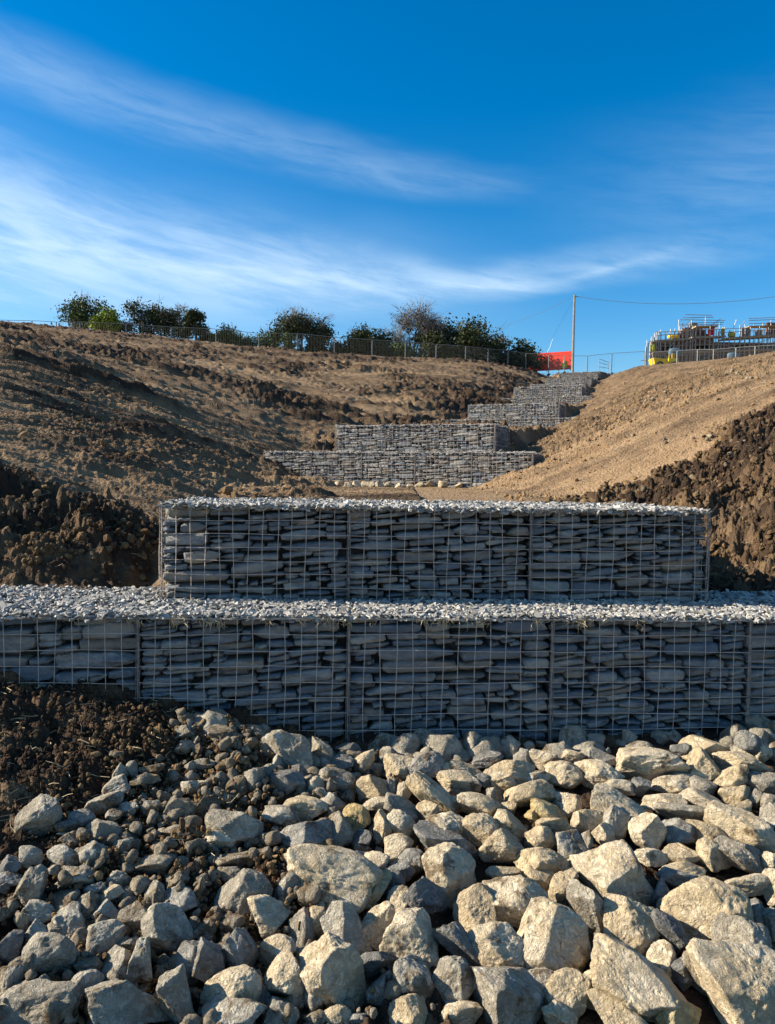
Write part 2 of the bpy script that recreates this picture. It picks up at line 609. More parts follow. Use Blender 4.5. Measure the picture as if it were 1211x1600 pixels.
def soil_material():
    m, t, b = mat('soil', 0.95, 0, 0.12)
    p = objpos(t)
    tone = attr(t, 'tone')
    n1 = t.noise(p, 1.1, 5, 0.6)
    n2 = t.noise(p, 14.0, 5, 0.65)
    n3 = t.noise(p, 90.0, 3, 0.6)
    f = t.m('ADD', tone, t.m('MULTIPLY', t.m('SUBTRACT', n2, 0.5), 0.55))
    f = t.ramp(f, 0.0, 1.0, 0.0, 1.0, False)
    c = t.mix(f, (0.315, 0.21, 0.118), (0.046, 0.029, 0.019))
    c = t.mix(t.ramp(n1, 0.5, 0.72, 0, 0.30), c, (0.22, 0.125, 0.055))
    c = t.mix(t.ramp(n3, 0.60, 0.75, 0, 0.22), c, (0.34, 0.27, 0.17))
    t.l.new(c, b.inputs['Base Color'])
    # crumbs: fine near the eye, coarser ones everywhere
    h = t.m('ADD', t.m('MULTIPLY', n2, 0.7), t.m('MULTIPLY', n3, 0.25))
    v = t.vor(p, 30.0)
    h = t.m('SUBTRACT', h, t.m('MULTIPLY', v, 0.45))
    h = t.m('ADD', h, t.m('MULTIPLY', t.noise(p, 5.0, 6, 0.7), 1.3))
    bump(t, b, h, 1.0, 0.045)
    return m


def rock_material(name, c1, c2, dirt, white=0.0, dirtcol=(0.14, 0.095, 0.052)):
    m, t, b = mat(name, 0.9, 0, 0.2)
    p = objpos(t, False)
    g = t.node('ShaderNodeVectorMath', operation='ADD')
    t.l.new(objpos(t), g.inputs[0])
    p = g.outputs[0]
    r = rand(t)
    n1 = t.noise(p, 7.0, 5, 0.6)
    n2 = t.noise(p, 38.0, 5, 0.65)
    n3 = t.noise(p, 160.0, 3, 0.6)
    c = t.mix(t.ramp(t.m('ADD', n1, t.m('MULTIPLY', t.m('SUBTRACT', r, 0.5), 0.30)), 0.36, 0.64), c1, c2)
    c = t.mix(t.ramp(n2, 0.57, 0.72, 0, 0.35), c, tuple(q * 0.62 for q in c1))
    c = t.mix(t.ramp(t.noise(p, 20.0, 4, 0.7, 1.0), 0.60, 0.68, 0, white), c, (0.62, 0.60, 0.55))
    dm = t.ramp(t.m('ADD', t.noise(p, 11.0, 5, 0.7), t.m('MULTIPLY', r, 0.08)), 0.66 - dirt * 0.3, 0.78 - dirt * 0.3, 0, 0.85)
    c = t.mix(dm, c, dirtcol)
    c = t.mix(t.ramp(n3, 0.58, 0.76, 0, 0.40), c, tuple(q * 0.42 for q in c1))
    t.l.new(c, b.inputs['Base Color'])
    h = t.m('ADD', t.m('MULTIPLY', n2, 0.75), t.m('MULTIPLY', n3, 0.30))
    pit = t.vor(p, 55.0)
    h = t.m('ADD', h, t.m('MULTIPLY', t.ramp(pit, 0.0, 0.35, 0, 1), 0.22))
    h = t.m('ADD', h, t.m('MULTIPLY', t.ramp(t.noise(p, 24.0, 6, 0.75, 0.6), 0.42, 0.60), 0.28))
    bump(t, b, h, 1.0, 0.018)
    return m


def slate_material(name, use_tone=False):
    m, t, b = mat(name, 0.78, 0, 0.3)
    p = objpos(t)
    r = attr(t, 'tone') if use_tone else rand(t)
    g = t.node('ShaderNodeMapping')
    g.inputs['Scale'].default_value = (1.0, 1.0, 3.0)
    t.l.new(p, g.inputs[0])
    n1 = t.noise(g.outputs[0], 9.0, 4, 0.6)
    n2 = t.noise(p, 70.0, 4, 0.65)
    c = t.mix(t.ramp(r, 0.0, 1.0, 0, 1, False), (0.14, 0.165, 0.19), (0.36, 0.345, 0.305))
    c = t.mix(t.m('MULTIPLY', t.ramp(t.m('FRACT', t.m('MULTIPLY', r, 7.3)), 0.62, 0.95), 0.75), c, (0.25, 0.205, 0.15))
    c = t.mix(t.ramp(n1, 0.35, 0.7, 0, 0.7), c, (0.075, 0.10, 0.14))
    c = t.mix(t.ramp(n2, 0.58, 0.75, 0, 0.4), c, (0.24, 0.235, 0.22))
    t.l.new(c, b.inputs['Base Color'])
    bump(t, b, t.m('ADD', n1, t.m('MULTIPLY', n2, 0.6)), 1.0, 0.016)
    return m


M = {}
M['soil'] = soil_material()
M['rock_tan'] = rock_material('rock_tan', (0.49, 0.385, 0.24), (0.585, 0.49, 0.345), 0.22, 0.3)
M['rock_grey'] = rock_material('rock_grey', (0.31, 0.27, 0.205), (0.44, 0.395, 0.31), 0.32, 0.5)
M['rock_shaded'] = rock_material('rock_shaded', (0.17, 0.165, 0.15), (0.31, 0.29, 0.25), 0.2, 0.4)  # mostly shade put into the rock colour; a few are dark themselves
M['rock_dirty'] = rock_material('rock_dirty', (0.25, 0.205, 0.145), (0.35, 0.30, 0.22), 0.50, 0.1)
M['rock_ochre'] = rock_material('rock_ochre', (0.46, 0.34, 0.16), (0.50, 0.42, 0.25), 0.3, 0.1)
M['slate'] = slate_material('slate')
M['slate_joined'] = slate_material('slate_joined', True)
M['core'] = simple('gabion_gap_shade', (0.04, 0.042, 0.045), 0.9, 0, 0.5, 18, 0.02)  # near black: shade of the gaps between stones put into the colour
M['wire'] = simple('galvanised_wire', (0.52, 0.43, 0.36), 0.55, 0.1, 0.3, 30, 0, 0.5)
M['wire_rust'] = simple('weathered_wire', (0.20, 0.18, 0.17), 0.6, 0.2, 0.5, 30, 0, 0.4)


def flake_material():
    m, t, b = mat('slate_chippings', 0.7, 0, 0.35)
    r = attr(t, 'tone')
    p = objpos(t)
    c = t.mix(r, (0.13, 0.125, 0.115), (0.45, 0.425, 0.38))
    c = t.mix(t.ramp(t.noise(p, 30, 3), 0.55, 0.75, 0, 0.35), c, (0.34, 0.30, 0.24))
    t.l.new(c, b.inputs['Base Color'])
    bump(t, b, t.noise(p, 120, 3), 0.5, 0.004)
    return m


M['flake'] = flake_material()


def clod_material():
    m, t, b = mat('clods', 0.95, 0, 0.1)
    r = attr(t, 'tone')
    p = objpos(t)
    n = t.noise(p, 45, 4, 0.65)
    c = t.mix(t.ramp(t.m('ADD', r, t.m('MULTIPLY', t.m('SUBTRACT', n, 0.5), 0.5)), 0, 1, 0, 1, False), (0.32, 0.21, 0.105), (0.050, 0.031, 0.019))
    t.l.new(c, b.inputs['Base Color'])
    bump(t, b, t.m('ADD', n, t.m('MULTIPLY', t.noise(p, 150, 3), 0.5)), 1.0, 0.012)
    return m


M['clod'] = clod_material()

# ------------------------------------------------------------------ ground sheet, fine near the eye and reaching the horizon
def build_ground():
    core = np.linspace(-30.5, 30.5, 700)
    th = np.concatenate([np.linspace(-88, -31, 60), core, np.linspace(31, 88, 60)])
    rr = np.concatenate([np.exp(np.linspace(np.log(1.15), np.log(3.6), 190))[:-1], np.exp(np.linspace(np.log(3.6), np.log(18), 480))[:-1],
                         np.exp(np.linspace(np.log(18), np.log(78), 250))[:-1], np.exp(np.linspace(np.log(78), np.log(1500), 40))])
    T, Q = np.meshgrid(np.radians(th), rr)
    # rows of constant forward distance in the middle, rings outside
    x = Q * np.sin(T) / np.maximum(np.cos(T), 0.5)
    y = Q * np.where(np.abs(T) < R(60), 1.0, np.cos(T) / 0.5)
    xf, yf = x.ravel(), y.ravel()
    z = ground_base(xf, yf)
    h, dark = relief(xf, yf, z)
    far = 1 - sstep(yf, 66, 75)
    z = z + h * far
    # keep clear of the walls' own volume
    fr = 3.95 + (xf - 0.29) * math.tan(R(3.5))
    wall = (yf > fr - 0.22) & (yf < fr + 0.5)
    z = np.where(wall, np.minimum(z, -1.0 if True else z), z)
    top = (np.abs(xf - 0.29) < 1.44) & (yf > fr) & (yf < fr + 1.14)
    z = np.where(top, np.minimum(z, -0.30), z)
    nr, nc = x.shape
    i = np.arange(nr - 1)[:, None] * nc
    j = np.arange(nc - 1)[None]
    q = np.stack([i + j, i + j + 1, i + nc + j + 1, i + nc + j], -1).reshape(-1, 4)
    me = make_mesh('ground', np.stack([xf, yf, z], 1), q, (M['soil'],), True, dark)
    o = link('ground', me)
    tag(o, kind='structure')
    return o


build_ground()
# the land carries on behind the viewer
mb = MB()
mb.box(-1500, 1500, -1500, 1.15, -2.6, -1.75)
tag(mb.build('field', M['soil'], tone=True), kind='structure')

# ------------------------------------------------------------------ gabions
SLABS = []


def slab_mesh(k):
    """a split slate lying flat: outline in x-z, depth in y, unit size"""
    g = np.random.default_rng(100 + k)
    # outline of a broken slab: nearly straight top and bottom, blunt or wedge shaped ends
    n = 14
    xs = np.array([-0.5, -0.46, -0.27, -0.05, 0.2, 0.44, 0.5, 0.5, 0.46, 0.24, 0.02, -0.2, -0.45, -0.5])
    zs = np.array([-0.28, -0.46, -0.5, -0.5, -0.5, -0.47, -0.26, 0.26, 0.46, 0.5, 0.5, 0.5, 0.47, 0.28])
    for sg in (-1, 1):
        if g.random() < 0.27:          # wedge end
            w_ = g.uniform(0.15, 0.7)
            m_ = np.clip((sg * xs - 0.5 + 0.3) / 0.3, 0, 1)
            zs = zs * (1 - m_ * (1 - w_)) + m_ * g.uniform(-0.3, 0.3) * (1 - w_)
    x = xs * 0.985 + g.uniform(-0.02, 0.02, n)
    z = zs * 0.93 + g.uniform(-0.08, 0.08, n) + 0.10 * g.uniform(-1, 1) * xs * 2
    rings = []
    for d, sc, in ((-0.50, 0.5), (-0.490, 0.89), (-0.452, 1.0), (0.1, 1.0), (0.5, 0.9)):
        sx = 1 - (1 - sc) * 0.35
        yy = d + g.uniform(-0.02, 0.02, n) + (0.05 * g.uniform(-1, 1) * x * 2 if d < -0.4 else 0)
        rings.append(np.stack([x * sx, yy, z * sc], 1))
    v = np.concatenate(rings + [np.array([[0, -0.5 + g.uniform(-0.02, 0.02), 0]])])
    q, t = [], []
    for r_ in range(4):
        for j in range(n):
            k2 = (j + 1) % n
            q.append((r_ * n + j, r_ * n + k2, (r_ + 1) * n + k2, (r_ + 1) * n + j))
    t = [(5 * n, (j + 1) % n, j) for j in range(n)]
    t += [(4 * n, 4 * n + j, 4 * n + j + 1) for j in range(1, n - 1)]
    return v, np.array(q), np.array(t)


SLAB_DATA = [slab_mesh(k) for k in range(40)]
SLABS = [make_mesh('stone', v, [q, t], (M['slate'],), True) for v, q, t in SLAB_DATA]
SLAB_TRI = [(v, np.concatenate([q[:, :3], q[:, [0, 2, 3]], t])) for v, q, t in SLAB_DATA]


def pack(w, h, g, big=1.0, lo=0.0):
    """stones laid from below into a w x h face: (xc, zc, length, thickness, tilt)"""
    res = 0.01
    nb = int(round(w / res))
    prof = np.full(nb, lo)
    out = []
    for _ in range(900):
        i = int(np.argmin(prof))
        if prof[i] > h - 0.012:
            break
        j = i
        while j < nb and prof[j] < prof[i] + 0.014:
            j += 1
        room = j - i
        cls = g.random()
        if cls < 0.30:
            L, T = g.uniform(0.06, 0.14), g.uniform(0.014, 0.032)
        elif cls < 0.82:
            L, T = g.uniform(0.12, 0.26), g.uniform(0.021, 0.042)
        else:
            L, T = g.uniform(0.18, 0.38), g.uniform(0.038, 0.070)
        L, T = L * big, T * big
        n = max(4, int(L / res))
        a = i
        if i > 0 and prof[i - 1] - prof[i] < 0.02:
            a = max(0, i - int(g.integers(0, 3)))
        n = min(n, nb - a)
        if room < n:
            # clipped by a step: either fit the gap or bridge it when shallow
            nxt = prof[a:a + n]
            if nxt.max() - prof[i] > 0.03:
                n = max(room, 1)
        if n < 5:
            lift = min(prof[i - 1] if i > 0 else 9, prof[min(j, nb - 1)] if j < nb else 9)
            prof[i:i + max(n, 1)] = min(max(lift, prof[i] + 0.006), prof[i] + 0.05)
            continue
        seg = prof[a:a + n]
        xs = np.arange(n) - (n - 1) / 2
        sl = float(np.clip((seg * xs).sum() / (xs * xs).sum() / res, -0.13, 0.13)) if n > 3 else 0
        line = xs * sl * res
        off = float((seg - line).max())
        top = h + 0.006 - off
        if top < 0.012:
            prof[a:a + n] = h
            continue
        T = min(T, top, max(0.016, n * res * 0.42))
        if top - T < 0.014:
            T = top
        out.append(((a + n / 2) * res, off + T / 2, n * res, T, math.atan(sl)))
        prof[a:a + n] = off + line + T + 0.001
    return out


def wire_panel(w, h, g, r=0.0016, pitch=0.0762, wav=0.0042, off=(0.0, 0.0)):
    mb = MB()
    nv, nh = int(round(w / pitch)), max(1, int(round(h / pitch)))
    for i in range(nv + 1):
        x = w * i / nv
        zz = np.linspace(0, h, 7)
        ph = g.uniform(0, 6, 2)
        px_ = x + wav * np.sin(zz * 9 + ph[0]) + g.uniform(-1, 1) * wav
        py_ = -0.012 - 0.010 * np.sin(np.pi * np.clip(x / w, 0, 1)) * np.sin(np.pi * zz / h) + wav * 0.6 * np.sin(zz * 13 + ph[1])
        mb.tube(np.stack([np.clip(px_, 0, w), py_, zz], 1), r, 4, cap=False)
    for i in range(nh + 1):
        z = h * i / nh
        xx = np.linspace(0, w, 9)
        ph = g.uniform(0, 6, 2)
        pz_ = z + wav * np.sin(xx * 7 + ph[0]) + g.uniform(-1, 1) * wav * 0.6
        py_ = -0.0125 - 2 * r - 0.010 * np.sin(np.pi * xx / w) * math.sin(math.pi * z / h) + wav * 0.6 * np.sin(xx * 11 + ph[1])
        mb.tube(np.stack([xx, py_, pz_], 1), r, 4, cap=False)
    return mb


def spiral(h, rad=0.011, turns=None, r=0.0018):
    turns = turns or h / 0.055
    n = int(turns * 7)
    a = np.linspace(0, turns * 2 * np.pi, n)
    mb = MB()
    mb.tube(np.stack([np.cos(a) * rad, np.sin(a) * rad - 0.012, np.linspace(0, h, n)], 1), r, 4, cap=False)
    for s in (-1, 1):
        mb.tube([(s * 0.006, -0.016, 0), (s * 0.008, -0.018, h * 0.5), (s * 0.006, -0.016, h)], r * 1.1, 4, cap=False)
    return mb


def basket(name, label, group, org, rz, w, h, depth, g, detail, fill_from=0.0, ends=(False, False), wire_r=0.0016, big=1.0, front_only=None):
    """one wire basket of stacked slate; origin at the bottom left corner of its face"""
    root = empty(name, org, rz, label, 'gabion basket', group)
    mb = MB()
    mb.box(0.012, w - 0.012, 0.10, depth - 0.10, 0.0, h - 0.025)
    mb.build('gap_shade_core', M['core'], root)  # plain box behind the stones, coloured as the shade in their gaps
    st = pack(w - 0.01, h - 0.008, g, big, fill_from)
    dp = min(0.22, depth * 0.45)
    if detail:
        for (xc, zc, L, T, tl) in st:
            o = link('stone', SLABS[int(g.integers(0, 40))], root, (xc + 0.005, dp / 2 + g.uniform(0.0, 0.03), zc),
                     (g.uniform(-0.06, 0.06), -tl + g.normal(0, 0.018), g.uniform(-0.09, 0.09)), (L * 0.985, dp, T * 1.03))
            if g.random() < 0.5:
                o.rotation_euler[1] += math.pi
    else:
        a = np.array(st)
        n = len(a)
        pos = np.stack([a[:, 0] + 0.005, dp / 2 + g.uniform(0, 0.03, n), a[:, 1]], 1)
        o = scatter_mesh('stacked_stones', SLAB_TRI, pos, np.stack([a[:, 2], np.full(n, dp), a[:, 3] * 1.03], 1),
                         np.stack([g.uniform(-0.06, 0.06, n), -a[:, 4] + np.pi * (g.random(n) < 0.5), g.uniform(-0.06, 0.06, n)], 1), M['slate_joined'], g.random(n), True)
        o.parent = root
        o['kind'] = 'stuff'
    for e in (0, 1):
        if not ends[e]:
            continue
        st = pack(depth - 0.12, h - 0.008, g, big, fill_from)
        a = np.array(st)
        n = len(a)
        sgn = 1 if e == 0 else -1
        x0 = 0.0 if e == 0 else w
        pos = np.stack([np.full(n, x0) + sgn * (dp / 2 + g.uniform(0, 0.02, n)), a[:, 0] + 0.08, a[:, 1]], 1)
        o = scatter_mesh('end_stones', SLAB_TRI, pos, np.stack([a[:, 2], np.full(n, dp), a[:, 3] * 1.05], 1),
                         np.stack([np.zeros(n), -a[:, 4], np.full(n, -sgn * np.pi / 2)], 1), M['slate_joined'], g.random(n), True)
        o.parent = root
        o['kind'] = 'stuff'
        pm = wire_panel(depth, h, g, wire_r)
        po = pm.build('end_mesh_panel', M['wire'], root)
        po.location = (x0, depth if e == 0 else 0.0, 0)
        po.rotation_euler = (0, 0, -math.pi / 2 if e == 0 else math.pi / 2)
    pitch = 0.0762 if detail else 0.1
    wire_panel(w, h, g, wire_r, pitch).build('mesh_panel', M['wire'], root)
    s = spiral(h, 0.011, None if detail else h / 0.12, wire_r * 1.1).build('spiral_binder', M['wire_rust'], root)
    if ends[1]:
        s2 = link('spiral_binder', s.data, root, (w, 0, 0))
    # lid edge wire with its ties
    mb = MB()
    xx = np.linspace(0, w, 9)
    mb.tube(np.stack([xx, np.full(9, -0.014), h + 0.002 * np.sin(xx * 17)], 1), wire_r * 1.35, 4, cap=False)
    mb.build('rim_wire', M['wire'], root)
    return root


def flakes(name, label, n, sampler, smin_, smax_, seed, lift=0.0):
    """slate chippings: thin irregular plates"""
    g = np.random.default_rng(seed)
    var = []
    for k in range(10):
        m = 6
        a = np.linspace(0, 2 * np.pi, m, endpoint=False) + g.uniform(-0.3, 0.3, m)
        r = g.uniform(0.6, 1.0, m)
        o = np.stack([r * np.cos(a), r * np.sin(a) * g.uniform(0.5, 0.9), np.zeros(m)], 1)
        v = np.concatenate([o * (1, 1, 0) + (0, 0, -1), o * (0.9, 0.9, 0) + (0, 0, 1)])
        f = [(0, j + 1, j) for j in range(1, m - 1)] + [(m, m + j, m + j + 1) for j in range(1, m - 1)]
        for j in range(m):
            k2 = (j + 1) % m
            f += [(j, k2, m + k2), (j, m + k2, m + j)]
        var.append((v, np.array(f)))
    pos = sampler(g, n)
    n = len(pos)
    s = g.uniform(smin_, smax_, n) * g.choice([1, 1, 1, 1.5], n)
    scl = np.stack([s, s, g.uniform(0.0018, 0.0045, n)], 1)
    rot = np.stack([g.normal(0, 0.33, n), g.normal(0, 0.33, n), g.uniform(0, 6.28, n)], 1)
    o = scatter_mesh(name, var, pos, scl, rot, M['flake'], g.random(n) ** 0.8)
    tag(o, label, 'gravel', None, 'stuff')
    return o


def build_dams():
    ordn = ['left', 'middle', 'right']
    wall_words = ['nearest', 'second', 'third', 'fourth', 'fifth', 'sixth', 'farthest']
    for k, (c, yk, t, a) in enumerate(DAMS):
        g = np.random.default_rng(500 + k)
        ra = R(a)
        ex = np.array([math.cos(ra), math.sin(ra), 0])
        ey = np.array([-math.sin(ra), math.cos(ra), 0])
        bw = 0.995 if k == 0 else 1.035
        org = np.array([c, yk, 0]) - ex * 1.5 * bw
        detail = k < 2
        wr = (0.0016, 0.0016, 0.0022, 0.0028, 0.003, 0.003, 0.003)[k]
        for j in range(3):
            p = org + ex * (j * bw) + np.array([0, 0, t - 0.51])
            lab = ['wire basket of stacked slate, %s one on top of the %s gabion wall' % (ordn[j], wall_words[k] + (' small' if k > 3 else ''))][0]
            if k == 0:
                lab = ['top left wire basket of stacked slate with its left corner catching the sun',
                       'top middle wire basket of the nearest wall, full of blue grey slate',
                       'top right wire basket of the nearest wall, beside the black shaded hollow'][j]
            basket('gabion_basket', lab, 'wire baskets of stacked slate', p, ra, bw, 0.51, 1.0, g, detail, 0.0, (j == 0, j == 2), wr, 1.0 if k < 1 else 1.3)
        # lower, wider course set half a metre forward
        cnt = {0: 7, 1: 5, 2: 5, 3: 4, 4: 3, 5: 3, 6: 3}[k]
        start = {0: -2, 1: -1.25, 2: -1.15, 3: -0.5, 4: 0, 5: 0, 6: 0}[k]
        hh = 0.92 if k == 0 else 0.66
        fwd = 0.47 if k < 2 else 0.16
        for j in range(cnt):
            p = org + ex * ((start + j) * bw) - ey * fwd + np.array([0, 0, t - 0.515 - hh])
            if k == 0:
                lab = ['lower course wire basket of slate buried in the bank beyond the left edge',
                       'leftmost visible lower basket with big slabs, half buried in dark soil',
                       'lower basket second from left, dark soil and gravel against its foot',
                       'lower basket with straw and dried mud stuck along its top edge',
                       'lower basket right of centre with a pale sunlit slab at its top edge',
                       'lower basket at the right edge above a dark glossy rock',
                       'lower course wire basket of slate running into the bank beyond the right edge'][j]
            else:
                pos = {5: ['far left end', 'left', 'middle', 'right', 'far right end'], 4: ['left end', 'left', 'right', 'right end'], 3: ['left', 'middle', 'right']}[cnt][j]
                lab = 'lower course slate basket, %s, of the %s gabion wall' % (pos, wall_words[k])
            basket('gabion_basket', lab, 'wire baskets of stacked slate', p, ra, bw, hh, 1.02, g, detail, (0.05 if k == 0 else 0.0), (j == 0, j == cnt - 1) if k < 3 else (False, False), wr,
                   {0: [1, 1.5, 0.95, 1.1, 1.0, 1.15, 1][j] if k == 0 else 1.0}.get(k, 1.35))
        # chippings on both courses
        def ledge(g_, n):
            if k == 0:
                lo, hi = -2.0, 4.97
            else:
                lo, hi = start * bw, (start + cnt) * bw
            s_ = g_.uniform(lo, hi, n)
            if k == 0:
                s_ = np.where(g_.random(n) < 0.85, g_.uniform(-1.1, 4.2, n), s_)
            v_ = -fwd - 0.012 + g_.uniform(0, 1, n) ** 1.15 * (0.62 if k == 0 else fwd + 0.03)
            out_ = (s_ < -0.01) | (s_ > 2.99)
            v_ = np.where(out_, -fwd - 0.01 + (v_ + fwd) * 1.45, v_)
            keep = out_ | (v_ < 0.0)
            s_, v_ = s_[keep], v_[keep]
            p_ = org[None] + ex[None] * s_[:, None] + ey[None] * v_[:, None]
            p_[:, 2] = t - 0.515 + g_.uniform(-0.006, 0.022, len(s_)) + 0.008 * noise2(s_ * 4, v_ * 6, 5)
            return p_

        def cap(g_, n):
            s_ = g_.uniform(-0.015, 3.0 * bw, n)
            v_ = g_.uniform(-0.02, 1.0, n) if k else g_.uniform(0, 1, n) ** 1.6 * 1.05 - 0.02
            p_ = org[None] + ex[None] * s_[:, None] + ey[None] * v_[:, None]
            p_[:, 2] = t + g_.uniform(-0.012, 0.016, n) + 0.006 * noise2(s_ * 4, v_ * 6, 8)
            return p_
        n1, n2 = [(19000, 8000), (1500, 1200), (200, 400), (80, 200), (60, 150), (50, 120), (50, 120)][k]
        sm = [(0.010, 0.027), (0.02, 0.04), (0.03, 0.06), (0.04, 0.07), (0.05, 0.08), (0.05, 0.08), (0.05, 0.08)][k]
        flakes('slate_gravel', 'pale slate chippings spread on the ledge of the %s gabion wall' % wall_words[k], n1, ledge, *sm, 900 + k)
        flakes('slate_gravel', 'pale slate chippings on top of the upper course of the %s gabion wall' % wall_words[k], n2, cap, *sm, 950 + k)


build_dams()


